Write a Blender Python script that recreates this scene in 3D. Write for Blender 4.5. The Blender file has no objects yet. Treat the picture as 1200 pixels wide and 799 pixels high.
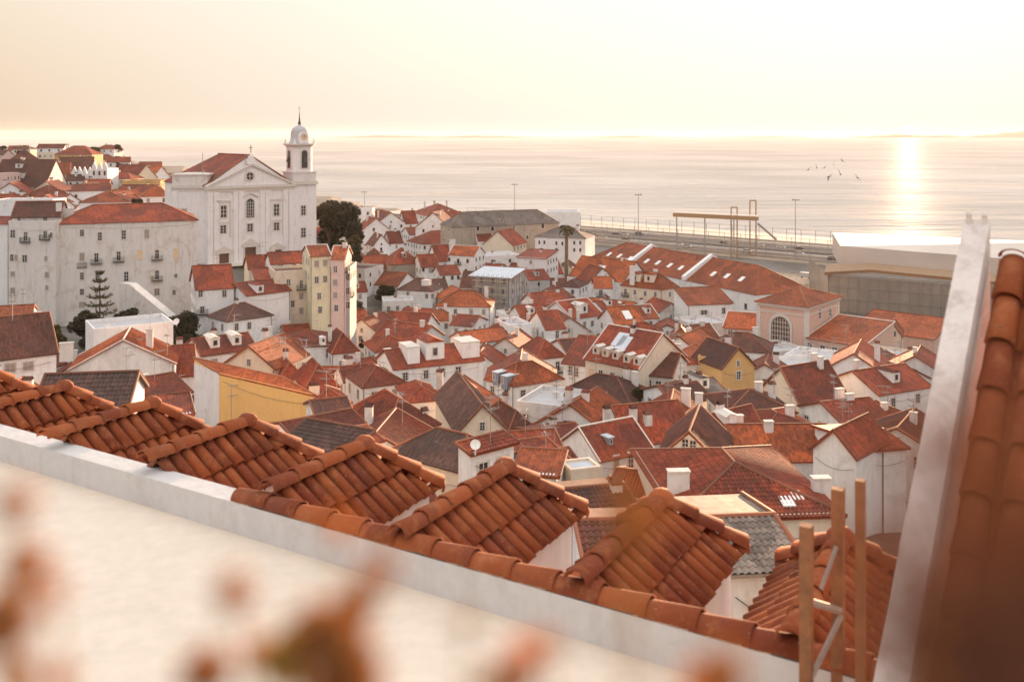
import bpy, math, random
from mathutils import Vector, Matrix
R = math.radians
rnd = random.Random(7)
# ------------------------------------------------------------------ camera, world, sun
F, CX, HY, CZ = 1167.0, 600.0, 157.0, 60.0
scene = bpy.context.scene
col = scene.collection
cam_d = bpy.data.cameras.new('camera'); cam = bpy.data.objects.new('camera', cam_d); col.objects.link(cam)
cam.location = (0, 0, CZ); cam.rotation_euler = (R(90), 0, 0)
cam_d.sensor_width = 36; cam_d.lens = 36 * F / 1200
cam_d.shift_y = -(399.5 - HY) / 1200
cam_d.clip_start = 0.05; cam_d.clip_end = 150000
cam_d.dof.use_dof = True; cam_d.dof.focus_distance = 30; cam_d.dof.aperture_fstop = 1.6
scene.camera = cam
SUN_AZ = 21.7          # degrees to the right of the view direction
SUN_EL = 2.6
w = bpy.data.worlds.new('World'); scene.world = w; w.use_nodes = True
nt = w.node_tree; nt.nodes.clear()
sky = nt.nodes.new('ShaderNodeTexSky'); sky.sky_type = 'NISHITA'; sky.sun_disc = False
sky.sun_elevation = R(SUN_EL); sky.sun_rotation = R(SUN_AZ)
sky.altitude = 60; sky.air_density = 1.0; sky.dust_density = 4.0; sky.ozone_density = 1.0
gain = nt.nodes.new('ShaderNodeMix'); gain.data_type = 'RGBA'; gain.blend_type = 'MULTIPLY'; gain.inputs[0].default_value = 1
gain.inputs[7].default_value = (1.0, 0.92, 0.90, 1)
veil = nt.nodes.new('ShaderNodeMix'); veil.data_type = 'RGBA'; veil.inputs[0].default_value = 0.94   # thin bright dawn cloud over the whole sky
tc_ = nt.nodes.new('ShaderNodeTexCoord'); dt_ = nt.nodes.new('ShaderNodeVectorMath'); dt_.operation = 'DOT_PRODUCT'
dt_.inputs[1].default_value = (math.sin(R(SUN_AZ)), math.cos(R(SUN_AZ)), .03)       # the cloud is brighter towards the sun and overhead
cr_ = nt.nodes.new('ShaderNodeValToRGB'); el_ = cr_.color_ramp.elements; mr_ = nt.nodes.new('ShaderNodeMapRange'); mr_.inputs[1].default_value = -1; mr_.inputs[2].default_value = 1
el_[0].position = .08; el_[0].color = (.72, .70, .74, 1); el_[1].position = 1.0; el_[1].color = (1.0, .93, .84, 1); m3 = el_.new(.80); m3.color = (.74, .575, .40, 1)
zs_ = nt.nodes.new('ShaderNodeSeparateXYZ'); zm_ = nt.nodes.new('ShaderNodeMath'); zm_.operation = 'MULTIPLY_ADD'; zm_.inputs[1].default_value = 3.3; zm_.inputs[2].default_value = 1.93; zm_.use_clamp = False
sc_ = nt.nodes.new('ShaderNodeVectorMath'); sc_.operation = 'SCALE'
nt.links.new(tc_.outputs['Generated'], dt_.inputs[0]); nt.links.new(dt_.outputs['Value'], mr_.inputs[0]); nt.links.new(mr_.outputs[0], cr_.inputs[0])
nt.links.new(tc_.outputs['Generated'], zs_.inputs[0]); nt.links.new(zs_.outputs[2], zm_.inputs[0]); nz_ = nt.nodes.new('ShaderNodeMix'); nz_.data_type = 'RGBA'; nz_.inputs[7].default_value = (.66, .65, .65, 1); zc_ = nt.nodes.new('ShaderNodeMath'); zc_.operation = 'MULTIPLY'; zc_.use_clamp = True; zc_.inputs[1].default_value = 2.4
nt.links.new(zs_.outputs[2], zc_.inputs[0]); nt.links.new(zc_.outputs[0], nz_.inputs[0]); nt.links.new(cr_.outputs[0], nz_.inputs[6]); nt.links.new(nz_.outputs[2], sc_.inputs[0]); nt.links.new(zm_.outputs[0], sc_.inputs['Scale'])
nt.links.new(sc_.outputs[0], veil.inputs[7])
bg = nt.nodes.new('ShaderNodeBackground'); bg.inputs[1].default_value = 0.15
out = nt.nodes.new('ShaderNodeOutputWorld')
nt.links.new(sky.outputs[0], gain.inputs[6]); nt.links.new(gain.outputs[2], veil.inputs[6]); nt.links.new(veil.outputs[2], bg.inputs[0]); nt.links.new(bg.outputs[0], out.inputs[0])
sl = bpy.data.lights.new('sun', 'SUN'); sl.energy = 4.6; sl.angle = R(0.6); sl.color = (1.0, 0.62, 0.36)
so = bpy.data.objects.new('sun', sl); col.objects.link(so); so.location = (0, 0, 120)
sdir = Vector((math.sin(R(SUN_AZ)) * math.cos(R(SUN_EL)), math.cos(R(SUN_AZ)) * math.cos(R(SUN_EL)), math.sin(R(SUN_EL))))
so.rotation_euler = sdir.to_track_quat('Z', 'Y').to_euler()
vs = scene.view_settings; vs.view_transform = 'Standard'; vs.look = 'None'; vs.exposure = 1.87; vs.gamma = 1
cy = scene.cycles
cy.use_denoising = True; cy.max_bounces = 5; cy.diffuse_bounces = 3; cy.glossy_bounces = 3; cy.volume_bounces = 1
cy.transparent_max_bounces = 4; cy.caustics_reflective = False; cy.caustics_refractive = False; cy.sample_clamp_indirect = 4

# ------------------------------------------------------------------ helpers
def lerp_tab(t, x):
    if x <= t[0][0]: return t[0][1]
    for (a, b), (c, d) in zip(t, t[1:]):
        if x <= c: return b + (d - b) * (x - a) / (c - a)
    return t[-1][1]
DT = [(178, 620), (200, 520), (240, 500), (262, 470), (285, 430), (300, 395), (320, 345), (345, 305), (371, 262), (400, 210), (431, 170),
      (460, 138), (496, 108), (530, 84), (560, 70), (604, 56), (660, 36)]
def D(y): return lerp_tab(DT, y)
def at(x, y, Y): return Vector(((x - CX) / F * Y, Y, CZ - (y - HY) / F * Y))
def atz(x, y, z): return at(x, y, (CZ - z) * F / (y - HY))
def pix(p): return (CX + F * p.x / p.y, HY + F * (CZ - p.z) / p.y)

class MB:
    def __init__(s): s.v = []; s.f = []; s.uv = []; s.smooth = False
    def face(s, pts, uv=None):
        b = len(s.v); s.v.extend(tuple(p) for p in pts); s.f.append(tuple(range(b, b + len(pts))))
        s.uv.append(uv or [(0, 0)] * len(pts))
    def grid(s, rows, uvr=None):      # rows of points, shared vertices
        b = len(s.v); n = len(rows[0])
        for r in rows: s.v.extend(tuple(p) for p in r)
        for i in range(len(rows) - 1):
            for j in range(n - 1):
                s.f.append((b + i * n + j, b + i * n + j + 1, b + (i + 1) * n + j + 1, b + (i + 1) * n + j))
                s.uv.append([uvr[i][j], uvr[i][j + 1], uvr[i + 1][j + 1], uvr[i + 1][j]] if uvr else [(0, 0)] * 4)
    def prism(s, foot, z0, z1):       # foot: plan points anticlockwise; z0/z1 number or list
        n = len(foot)
        z0 = z0 if isinstance(z0, list) else [z0] * n; z1 = z1 if isinstance(z1, list) else [z1] * n
        lo = [(p[0], p[1], z0[i]) for i, p in enumerate(foot)]; hi = [(p[0], p[1], z1[i]) for i, p in enumerate(foot)]
        for i in range(n):
            j = (i + 1) % n
            s.face([lo[i], lo[j], hi[j], hi[i]])
        s.face(hi); s.face(lo[::-1])
    def box(s, c, sx, sy, sz, e=None):   # centre, sizes, e = plan x-direction
        e = Vector((e[0], e[1], 0)).normalized() if e is not None else Vector((1, 0, 0)); n = Vector((-e.y, e.x, 0)); c = Vector(c)
        P = lambda a, b, d: c + e * (a * sx / 2) + n * (b * sy / 2) + Vector((0, 0, d * sz / 2))
        q = [P(-1, -1, -1), P(1, -1, -1), P(1, 1, -1), P(-1, 1, -1), P(-1, -1, 1), P(1, -1, 1), P(1, 1, 1), P(-1, 1, 1)]
        for f in ((0, 1, 5, 4), (1, 2, 6, 5), (2, 3, 7, 6), (3, 0, 4, 7), (4, 5, 6, 7), (3, 2, 1, 0)): s.face([q[i] for i in f])
    def tube(s, a, b, r0, r1=None, n=6, caps=True, arc=None):
        a = Vector(a); b = Vector(b); r1 = r0 if r1 is None else r1; d = (b - a)
        if d.length < 1e-6: return
        d.normalize(); u = d.orthogonal().normalized() if abs(d.z) > .95 else d.cross(Vector((0, 0, 1))).normalized(); v = u.cross(d)
        if v.z < 0 : v = -v
        ang = [2 * math.pi * i / n for i in range(n + 1)] if arc is None else [arc[0] + (arc[1] - arc[0]) * i / n for i in range(n + 1)]
        A = [a + (u * math.cos(t) + v * math.sin(t)) * r0 for t in ang]; B = [b + (u * math.cos(t) + v * math.sin(t)) * r1 for t in ang]
        s.grid([A, B])
        if caps:
            s.face(A[:-1] if arc is None else A); s.face((B[:-1] if arc is None else B)[::-1])
    def path(s, pts, r, n=5):
        for p, q in zip(pts, pts[1:]): s.tube(p, q, r, n=n)
    def build(s, name, mat, parent=None, org=None, loc=None, smooth=False, recalc=False):
        me = bpy.data.meshes.new(name)
        o = Vector(org) if org is not None else Vector((0, 0, 0))
        me.from_pydata([(x - o.x, y - o.y, z - o.z) for x, y, z in s.v], [], s.f)
        uvl = me.uv_layers.new(name='uv'); flat = [c for f in s.uv for p in f for c in p]
        if len(flat) == 2 * len(me.loops): uvl.data.foreach_set('uv', flat)
        me.materials.append(mat)
        if smooth: me.polygons.foreach_set('use_smooth', [True] * len(me.polygons))
        ob = bpy.data.objects.new(name, me); col.objects.link(ob)
        if parent is not None: ob.parent = parent
        elif org is not None: ob.location = o
        if loc is not None: ob.location = loc
        return ob
def tag(o, label=None, cat=None, group=None, kind=None):
    if label: o['label'] = label
    if cat: o['category'] = cat
    if group: o['group'] = group
    if kind: o['kind'] = kind
    return o
def empty(name, loc, label=None, cat=None, group=None):
    o = bpy.data.objects.new(name, None); o.location = loc; o.empty_display_size = .2; col.objects.link(o)
    return tag(o, label, cat, group)
def struct(o): o['kind'] = 'structure'; return o

# ------------------------------------------------------------------ materials
MAT = {}
def newmat(name):
    m = bpy.data.materials.new(name); m.use_nodes = True; MAT[name] = m
    return m, m.node_tree, m.node_tree.nodes['Principled BSDF']
def N(t, kind, **kw):
    n = t.nodes.new(kind)
    for k, v in kw.items():
        if k.startswith('i_'):
            key = k[2:]; key = int(key) if key.isdigit() else key
            n.inputs[key].default_value = v
        else: setattr(n, k, v)
    return n
def mixc(t, fac, a, b, mode='MIX'):
    m = N(t, 'ShaderNodeMix', data_type='RGBA', blend_type=mode)
    for s_, v in ((0, fac), (6, a), (7, b)):
        if hasattr(v, 'links'): t.links.new(v, m.inputs[s_])
        else: m.inputs[s_].default_value = v if s_ == 0 or len(v) == 4 else (*v, 1)
    return m.outputs[2]
def ramp(t, src, p0, p1, c0=(0, 0, 0, 1), c1=(1, 1, 1, 1)):
    r_ = N(t, 'ShaderNodeValToRGB'); e = r_.color_ramp.elements
    e[0].position = p0; e[1].position = p1; e[0].color = c0; e[1].color = c1
    t.links.new(src, r_.inputs[0]); return r_.outputs[0]
def noise(t, vec, scale, detail=4, rough=.55, dist=0.0):
    n = N(t, 'ShaderNodeTexNoise'); n.inputs['Scale'].default_value = scale; n.inputs['Detail'].default_value = detail
    n.inputs['Roughness'].default_value = rough; n.inputs['Distortion'].default_value = dist
    if vec is not None: t.links.new(vec, n.inputs['Vector'])
    return n.outputs[0]
def bump(t, h, b, dist=.02, strength=.5):
    n = N(t, 'ShaderNodeBump'); n.inputs['Strength'].default_value = strength; n.inputs['Distance'].default_value = dist
    t.links.new(h, n.inputs['Height']); t.links.new(n.outputs[0], b.inputs['Normal']); return n
def wall_mat(name, c, stain=.35, dirt=(.30, .24, .19), sc=1.0):
    m, t, b = newmat(name)
    geo = N(t, 'ShaderNodeNewGeometry').outputs['Position']
    mp = N(t, 'ShaderNodeMapping'); mp.inputs['Scale'].default_value = (1, 1, .16); t.links.new(geo, mp.inputs[0])
    n1 = noise(t, mp.outputs[0], 1.3 * sc, 6, .7); n2 = noise(t, geo, .33 * sc, 5, .65, .6); n3 = noise(t, geo, 3.1 * sc, 5, .6)
    f1 = ramp(t, n1, .50, .70); f2 = ramp(t, n2, .54, .66)
    mm = N(t, 'ShaderNodeMath', operation='MULTIPLY', i_1=stain); t.links.new(f1, mm.inputs[0])
    c1 = mixc(t, mm.outputs[0], (*c, 1), (*[a * .45 + d * .5 for a, d in zip(c, dirt)], 1))
    mm2 = N(t, 'ShaderNodeMath', operation='MULTIPLY', i_1=stain * .9); t.links.new(f2, mm2.inputs[0])
    c2 = mixc(t, mm2.outputs[0], c1, (*[a * .42 + d * .5 for a, d in zip(c, dirt)], 1))
    hsv = N(t, 'ShaderNodeMix', data_type='RGBA', blend_type='MULTIPLY'); hsv.inputs[0].default_value = .22
    t.links.new(c2, hsv.inputs[6]); t.links.new(n3, hsv.inputs[7])
    t.links.new(hsv.outputs[2], b.inputs['Base Color']); b.inputs['Roughness'].default_value = .9
    bump(t, n3, b, .02, .4)
    return m
def roof_mat(name, c, per=.26, dark=(.05, .035, .03), var=.5, lich=.4, geo_ribs=False):
    m, t, b = newmat(name)
    uv = N(t, 'ShaderNodeUVMap'); uv.uv_map = 'uv'
    sn = N(t, 'ShaderNodeVectorMath', operation='SNAP'); sn.inputs[1].default_value = (per, .42, 1); t.links.new(uv.outputs[0], sn.inputs[0])
    gp = N(t, 'ShaderNodeNewGeometry').outputs['Position']
    wn = N(t, 'ShaderNodeTexWhiteNoise', noise_dimensions='2D'); t.links.new(sn.outputs[0], wn.inputs[0])
    big = noise(t, gp, .22, 5, .65, .5); med = noise(t, gp, 1.6, 5, .7)
    oi = N(t, 'ShaderNodeObjectInfo')
    lo = tuple(x * (1 - var * .75) for x in c); hi = tuple(min(1, x * (1 + var * .55)) for x in c)
    c1 = mixc(t, wn.outputs[0], (*lo, 1), (*hi, 1))
    vo = N(t, 'ShaderNodeTexVoronoi'); vo.inputs['Scale'].default_value = .32; t.links.new(gp, vo.inputs['Vector'])      # areas relaid at different times
    sv = N(t, 'ShaderNodeSeparateColor'); t.links.new(vo.outputs['Color'], sv.inputs[0]); vr = N(t, 'ShaderNodeMapRange', i_3=.68, i_4=1.22); t.links.new(sv.outputs[0], vr.inputs[0]); c1 = mixc(t, 1.0, c1, vr.outputs[0], 'MULTIPLY')
    f = ramp(t, big, .42, .72); f2 = N(t, 'ShaderNodeMath', operation='MULTIPLY', i_1=lich); t.links.new(f, f2.inputs[0])
    c2 = mixc(t, f2.outputs[0], c1, (*dark, 1))
    g = ramp(t, med, .5, .8); g2 = N(t, 'ShaderNodeMath', operation='MULTIPLY', i_1=lich * .8); t.links.new(g, g2.inputs[0])
    c3 = mixc(t, g2.outputs[0], c2, (c[0] * .55 + .05, c[1] * .8 + .05, c[2] * .9 + .04, 1))
    mr = N(t, 'ShaderNodeMapRange', i_3=.6, i_4=1.2); t.links.new(oi.outputs['Random'], mr.inputs[0])
    c4 = mixc(t, 1.0, c3, mr.outputs[0], 'MULTIPLY') 
    t.links.new(c4, b.inputs['Base Color']); b.inputs['Roughness'].default_value = .72
    b.inputs['Specular IOR Level'].default_value = .35
    sep = N(t, 'ShaderNodeSeparateXYZ'); t.links.new(uv.outputs[0], sep.inputs[0])
    a = N(t, 'ShaderNodeMath', operation='MULTIPLY', i_1=math.pi / per); t.links.new(sep.outputs[0], a.inputs[0])
    s_ = N(t, 'ShaderNodeMath', operation='SINE'); t.links.new(a.outputs[0], s_.inputs[0])
    ab = N(t, 'ShaderNodeMath', operation='ABSOLUTE'); t.links.new(s_.outputs[0], ab.inputs[0])
    fr = N(t, 'ShaderNodeMath', operation='FRACT'); d_ = N(t, 'ShaderNodeMath', operation='DIVIDE', i_1=.42)
    t.links.new(sep.outputs[1], d_.inputs[0]); t.links.new(d_.outputs[0], fr.inputs[0])
    k = N(t, 'ShaderNodeMath', operation='MULTIPLY', i_1=-.35); t.links.new(fr.outputs[0], k.inputs[0])
    ad = N(t, 'ShaderNodeMath', operation='ADD'); 
    if geo_ribs: ad.inputs[0].default_value = 0
    else: t.links.new(ab.outputs[0], ad.inputs[0])
    t.links.new(k.outputs[0], ad.inputs[1])
    bump(t, ad.outputs[0], b, .07, .9)
    return m
def flat_mat(name, c, rough=.6, metal=0, nz=0, scale=4, emis=None):
    m, t, b = newmat(name)
    b.inputs['Roughness'].default_value = rough; b.inputs['Metallic'].default_value = metal
    if nz:
        gp = N(t, 'ShaderNodeNewGeometry').outputs['Position']; n = noise(t, gp, scale, 5, .65)
        f = ramp(t, n, .3, .75)
        cc = mixc(t, f, (*[x * (1 - nz) for x in c], 1), (*[min(1, x * (1 + nz * .5)) for x in c], 1)); t.links.new(cc, b.inputs['Base Color'])
        bump(t, n, b, .02, .3)
    else: b.inputs['Base Color'].default_value = (*c, 1)
    if emis: b.inputs['Emission Color'].default_value = (*emis[0], 1); b.inputs['Emission Strength'].default_value = emis[1]
    return m
WM = dict(
    white=wall_mat('lime_plaster_white', (.83, .80, .775), .45), white2=wall_mat('plaster_offwhite', (.70, .66, .63), .5),
    old=wall_mat('plaster_weathered', (.70, .65, .61), .8, (.46, .30, .15)), church=wall_mat('church_limewash', (.80, .755, .74), .35),
    cream=wall_mat('plaster_cream', (.74, .63, .50), .4), yellow=wall_mat('plaster_yellow', (.90, .53, .19), .2, (.4, .24, .1)),
    ochre=wall_mat('plaster_ochre', (.62, .39, .16), .5), pink=wall_mat('plaster_pink', (.72, .52, .46), .35),
    lemon=wall_mat('plaster_pale_yellow', (.76, .68, .46), .35), stone=wall_mat('rough_stone', (.40, .335, .27), .9, (.2, .16, .12)),
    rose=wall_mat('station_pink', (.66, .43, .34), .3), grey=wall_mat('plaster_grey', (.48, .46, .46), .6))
RM = dict(
    red=roof_mat('clay_tile_red', (.245, .043, .014)), orange=roof_mat('clay_tile_orange', (.34, .076, .020), lich=.2),
    dark=roof_mat('clay_tile_old_dark', (.13, .055, .038), lich=.7), brown=roof_mat('clay_tile_brown', (.115, .034, .018), lich=.5),
    grey=roof_mat('slate_brown', (.20, .155, .13), lich=.5, var=.25))
RG = dict(
    red=roof_mat('ribbed_tile_red', (.245, .043, .014), geo_ribs=True), orange=roof_mat('ribbed_tile_orange', (.34, .076, .020), lich=.2, geo_ribs=True),
    dark=roof_mat('ribbed_tile_dark', (.13, .06, .042), lich=.7, geo_ribs=True), brown=roof_mat('ribbed_tile_brown', (.115, .034, .018), lich=.5, geo_ribs=True),
    grey=roof_mat('ribbed_tile_grey', (.2, .15, .12), lich=.6, geo_ribs=True))
M_ridge = roof_mat('ridge_tile', (.25, .085, .04), lich=.35, var=.3, geo_ribs=True)
M_trim = flat_mat('limestone_trim', (.62, .56, .50), .85, nz=.25)
M_frame = flat_mat('window_paint', (.62, .58, .54), .5)
M_glass = flat_mat('dark_window_glass', (.035, .03, .032), .12)
M_shut = flat_mat('closed_shutter', (.34, .27, .23), .6, nz=.2)
M_reflection = flat_mat('painted_reflection_pane', (.62, .36, .15), .5, emis=((1, .5, .18), .03))  # orange reflection on the pane, put in as colour and faint emission
M_iron = flat_mat('wrought_iron', (.05, .042, .04), .5, .3)
M_metal = flat_mat('galvanised_metal', (.30, .27, .25), .7, 0, nz=.3)
M_dish = flat_mat('dish_white', (.70, .67, .64), .5)
M_wood = flat_mat('door_wood', (.12, .055, .035), .7, nz=.3)
M_green = flat_mat('green_paint', (.05, .12, .07), .5)
M_chim = wall_mat('chimney_plaster', (.72, .68, .64), .7)
M_slate = flat_mat('blue_grey_metal', (.22, .235, .27), .5, nz=.25)
M_tarp = flat_mat('pale_blue_tarp', (.50, .53, .57), .6, nz=.15, scale=.5)
# ------------------------------------------------------------------ terrain
def gc(Y):
    y = lerp_tab([(b, a) for a, b in sorted(DT, key=lambda q: q[1])], Y)
    if Y < 36: return 30 + (36 - Y) * .45
    if Y > 500: return 3.0
    return max(3.0, CZ - (y - HY) * Y / F - 8.5)
CP = [(-80, 300, 24), (-62, 303, 23.5), (-98, 290, 24), (-75, 320, 24), (-95, 218, 17), (-75, 205, 17), (-112, 225, 18), (-60, 212, 20), (-38, 206, 19), (-35, 222, 19.5),
      (-60, 250, 22), (-75, 180, 14), (-60, 150, 14), (-48, 122, 18), (-60, 120, 20),
      (-200, 430, 31), (-225, 440, 32), (-170, 440, 27), (-200, 560, 39), (-160, 500, 33), (-190, 600, 38), (-300, 650, 45), (-290, 800, 46),
      (-175, 470, 30), (-160, 540, 28), (-190, 380, 27), (-140, 360, 24), (-170, 300, 22), (-125, 300, 22), (-400, 700, 47), (-350, 500, 46), (-250, 300, 40),
      (-150, 200, 22), (-100, 130, 22), (-240, 720, 40), (-215, 760, 20), (-185, 700, 12), (-330, 1000, 30), (-300, 1150, 6)]
for Y_ in (20, 45, 70, 100, 130, 160, 190, 230, 280, 340, 400, 470, 550, 650):
    for x_ in (400, 520, 660, 820, 1000, 1200): CP.append(((x_ - CX) / F * Y_, Y_, None))
for x_, Y_ in ((330, 120), (340, 150), (390, 180), (420, 240), (425, 300), (380, 380), (330, 480), (290, 560), (260, 650), (400, 440), (400, 520), (450, 600), (350, 600), (300, 700), (400, 700), (260, 760), (220, 850), (470, 500), (350, 420), (300, 460), (540, 600), (230, 1000), (424, 215), (440, 200), (430, 240), (425, 185), (450, 225), (420, 255), (200, 30), (150, 60)): CP.append(((x_ - CX) / F * Y_, Y_, None))
def ground(X, Y):
    base = gc(Y); sw = sd = 0
    for cx, cy_, z in CP:
        d2 = ((X - cx) ** 2 + (Y - cy_) ** 2) / (1 + Y * .01) ** 2 + 4
        w_ = 1 / d2 ** 2
        sw += w_
        if z is not None: sd += w_ * (z - gc(cy_))
    g = base + sd / sw
    sh = shore(X) - Y                     # metres of land left
    if Y > 360: g = min(g, 3.0 + max(0, -.262 - X / Y) * 300)
    if Y > 370 and X > -50: g = min(g, 3.0 + max(0, 420 - Y) * .06)
    if sh < 0: g = min(g, max(-4, 2.6 + sh * .9))
    return g
def shore(X):
    if X < -84: return 758 + (-84 - X) * 1.9
    return 758 - (X + 84) * .86
_gc = {}
# ------------------------------------------------------------------ shared meshes for windows
def window_meshes():
    f = MB()
    for x0, x1, z0, z1, dp in ((-.5, -.38, 0, 1, .07), (.38, .5, 0, 1, .07), (-.38, .38, .9, 1, .07), (-.38, .38, 0, .09, .1)):
        f.box(((x0 + x1) / 2, -dp / 2, (z0 + z1) / 2), x1 - x0, dp, z1 - z0)
    g = MB()
    g.box((0, -.022, .5), .05, .044, .8); g.box((0, -.02, .62), .75, .04, .03); g.box((0, -.02, .36), .75, .04, .025)
    g.box((-.35, -.021, .5), .05, .042, .8); g.box((.35, -.021, .5), .05, .042, .8)
    p = MB(); p.box((0, -.005, .495), .76, .03, .81)
    sh = MB(); sh.box((-.19, -.012, .495), .36, .05, .8); sh.box((.19, -.012, .495), .36, .05, .8)
    b = MB()
    for i in range(11): b.box((-.75 + i * .15, -.62, .5), .03, .03, 1.0)
    for sx in (-.75, .75):
        for k in range(3): b.box((sx, -.15 - k * .18, .5), .03, .03, 1.0)
    b.box((0, -.62, 1.0), 1.56, .05, .05); b.box((-.75, -.31, 1.0), .05, .6, .05); b.box((.75, -.31, 1.0), .05, .6, .05)
    b.box((0, -.32, -.06), 1.66, .66, .12)
    out_ = []
    for mb, nm, mt in ((f, 'window', M_trim), (g, 'frame', M_frame), (p, 'pane', M_glass), (sh, 'shutter', M_shut), (b, 'balcony', M_iron), (p, 'pane', M_reflection)):
        o = mb.build(nm, mt); me = o.data; bpy.data.objects.remove(o); out_.append(me)
    return out_
ME_W, ME_F, ME_P, ME_S, ME_B, ME_L = window_meshes()
def inst(name, me, parent, loc, rz=0, sc=(1, 1, 1)):
    o = bpy.data.objects.new(name, me); col.objects.link(o); o.parent = parent
    o.location = loc; o.rotation_euler = (0, 0, rz); o.scale = sc
    return o
def add_window(root, P, e, w_=.95, h_=1.5, kind='g', simple=False):
    """P bottom centre in world space, e plan direction (outward is to its right)"""
    rz = math.atan2(e[1], e[0]); loc = Vector(P) - root.location
    wn = inst('window', ME_W, root, loc, rz, (w_, 1, h_))
    if kind == 's': inst('shutter', ME_S, wn, (0, 0, 0))
    else:
        inst('pane', ME_L if kind == 'l' else ME_P, wn, (0, 0, 0))
        if not simple: inst('frame', ME_F, wn, (0, 0, 0))
    if kind == 'b': inst('balcony', ME_B, root, loc + Vector((0, 0, -.1)), rz, (w_ * 1.25, 1, 1))
    return wn
def tile_plane(mb, P0, P1, P2, P3, per=.26, ribs=0, amp=.06, thick=.14):
    P0, P1, P2, P3 = map(Vector, (P0, P1, P2, P3))
    L = (P1 - P0).length; e = (P1 - P0) / L
    up = (P2 + P3) / 2 - P0; up -= e * up.dot(e); S = up.length; up /= S; n = e.cross(up)
    a = (P3 - P0).dot(e); b = (P2 - P0).dot(e)
    # the slab below
    lo = [p - n * thick for p in (P0, P1, P2, P3)]; hi = [P0, P1, P2, P3]
    mb.face([lo[0], lo[3], lo[2], lo[1]], [(0, 0)] * 4)
    for i in range(4):
        j = (i + 1) % 4
        if (hi[i] - hi[j]).length > .01: mb.face([lo[i], lo[j], hi[j], hi[i]], [(0, 0)] * 4)
    if not ribs:
        mb.face(hi, [(0, 0), (L, 0), (b, S), (a, S)]); return
    mb.face([p - n * .02 for p in hi], [(0, 0), (L, 0), (b, S), (a, S)])
    st = per / 4 if ribs == 1 else per / 6
    u0 = min(0, a); u1 = max(L, b); n_ = max(2, int((u1 - u0) / st)); cols = []
    for i in range(n_ + 1):
        u = u0 + (u1 - u0) * i / n_
        vt = S; vb = 0
        if u < a and a > 0: vt = S * u / a
        if u > b and b < L: vt = min(vt, S * (L - u) / (L - b))
        if u < 0: vb = S * u / a
        if u > L: vb = S * (u - L) / (b - L)
        vt = max(vt, vb)
        ph = (u / per) % 1.0; h = amp * (math.sin(math.pi * min(1, ph / .68)) if ph < .68 else -.3 * math.sin(math.pi * (ph - .68) / .32))
        c = []
        if ribs == 1:
            for v in (vb, vt): c.append((P0 + e * u + up * v + n * h, (u, v)))
        else:
            k = 0; tl = .42; nt_ = int(S / tl) + 1
            for q in range(nt_):
                for dv, lift in ((0, .035), (tl * .98, 0)):
                    v = min(max(q * tl + dv, vb), vt); c.append((P0 + e * u + up * v + n * (h + lift), (u, v)))
        cols.append(c)
    for c0, c1 in zip(cols, cols[1:]):
        for k in range(len(c0) - 1):
            if (c0[k][0] - c0[k + 1][0]).length < 1e-4 and (c1[k][0] - c1[k + 1][0]).length < 1e-4: continue
            q = (c0[k], c1[k], c1[k + 1], c0[k + 1])
            mb.face([p[0] for p in q], [p[1] for p in q])
FOOT = []     # explicit footprints: centre, radius, nick
def yagi(mb, p, h, rz, r=.035):
    p = Vector(p); mb.tube(p, p + Vector((0, 0, h)), r, n=4)
    d = Vector((math.cos(rz), math.sin(rz), 0)); q = Vector((-d.y, d.x, 0))
    for hz, ln, ne in ((h * .96, 1.3, 6), (h * .72, .9, 4)):
        a = p + Vector((0, 0, hz)); mb.tube(a - d * .3, a + d * ln, r * .7, n=4)
        for i in range(ne):
            c = a + d * (-.25 + i * (ln + .2) / ne); hw = .42 - i * .035
            mb.tube(c - q * hw, c + q * hw, r * .5, n=4)
def dish_mb(p, r, face):
    """shallow bowl facing plan direction `face`, on a bracket"""
    mb = MB(); f = Vector((face[0], face[1], .55)).normalized(); u = f.cross(Vector((0, 0, 1))).normalized(); v = u.cross(f); p = Vector(p)
    rows = []
    for k in range(5):
        rr = r * k / 4; rows.append([p + f * (.28 * r * (k / 4) ** 2) + u * rr * math.cos(2 * math.pi * i / 14) + v * rr * math.sin(2 * math.pi * i / 14) for i in range(15)])
    mb.grid(rows); mb.grid([[q - f * .03 for q in r_] for r_ in rows[::-1]])
    mb.tube(p - f * .02, p - Vector((0, 0, .7)), .05, n=5)
    mb.tube(p - v * r * .9 + f * .25 * r, p + f * r * .9, .02, n=4)
    return mb
M_pipe = flat_mat('drainpipe_dark', (.10, .085, .08), .7)
def V3(p, z): return Vector((p.x, p.y, z))
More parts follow.
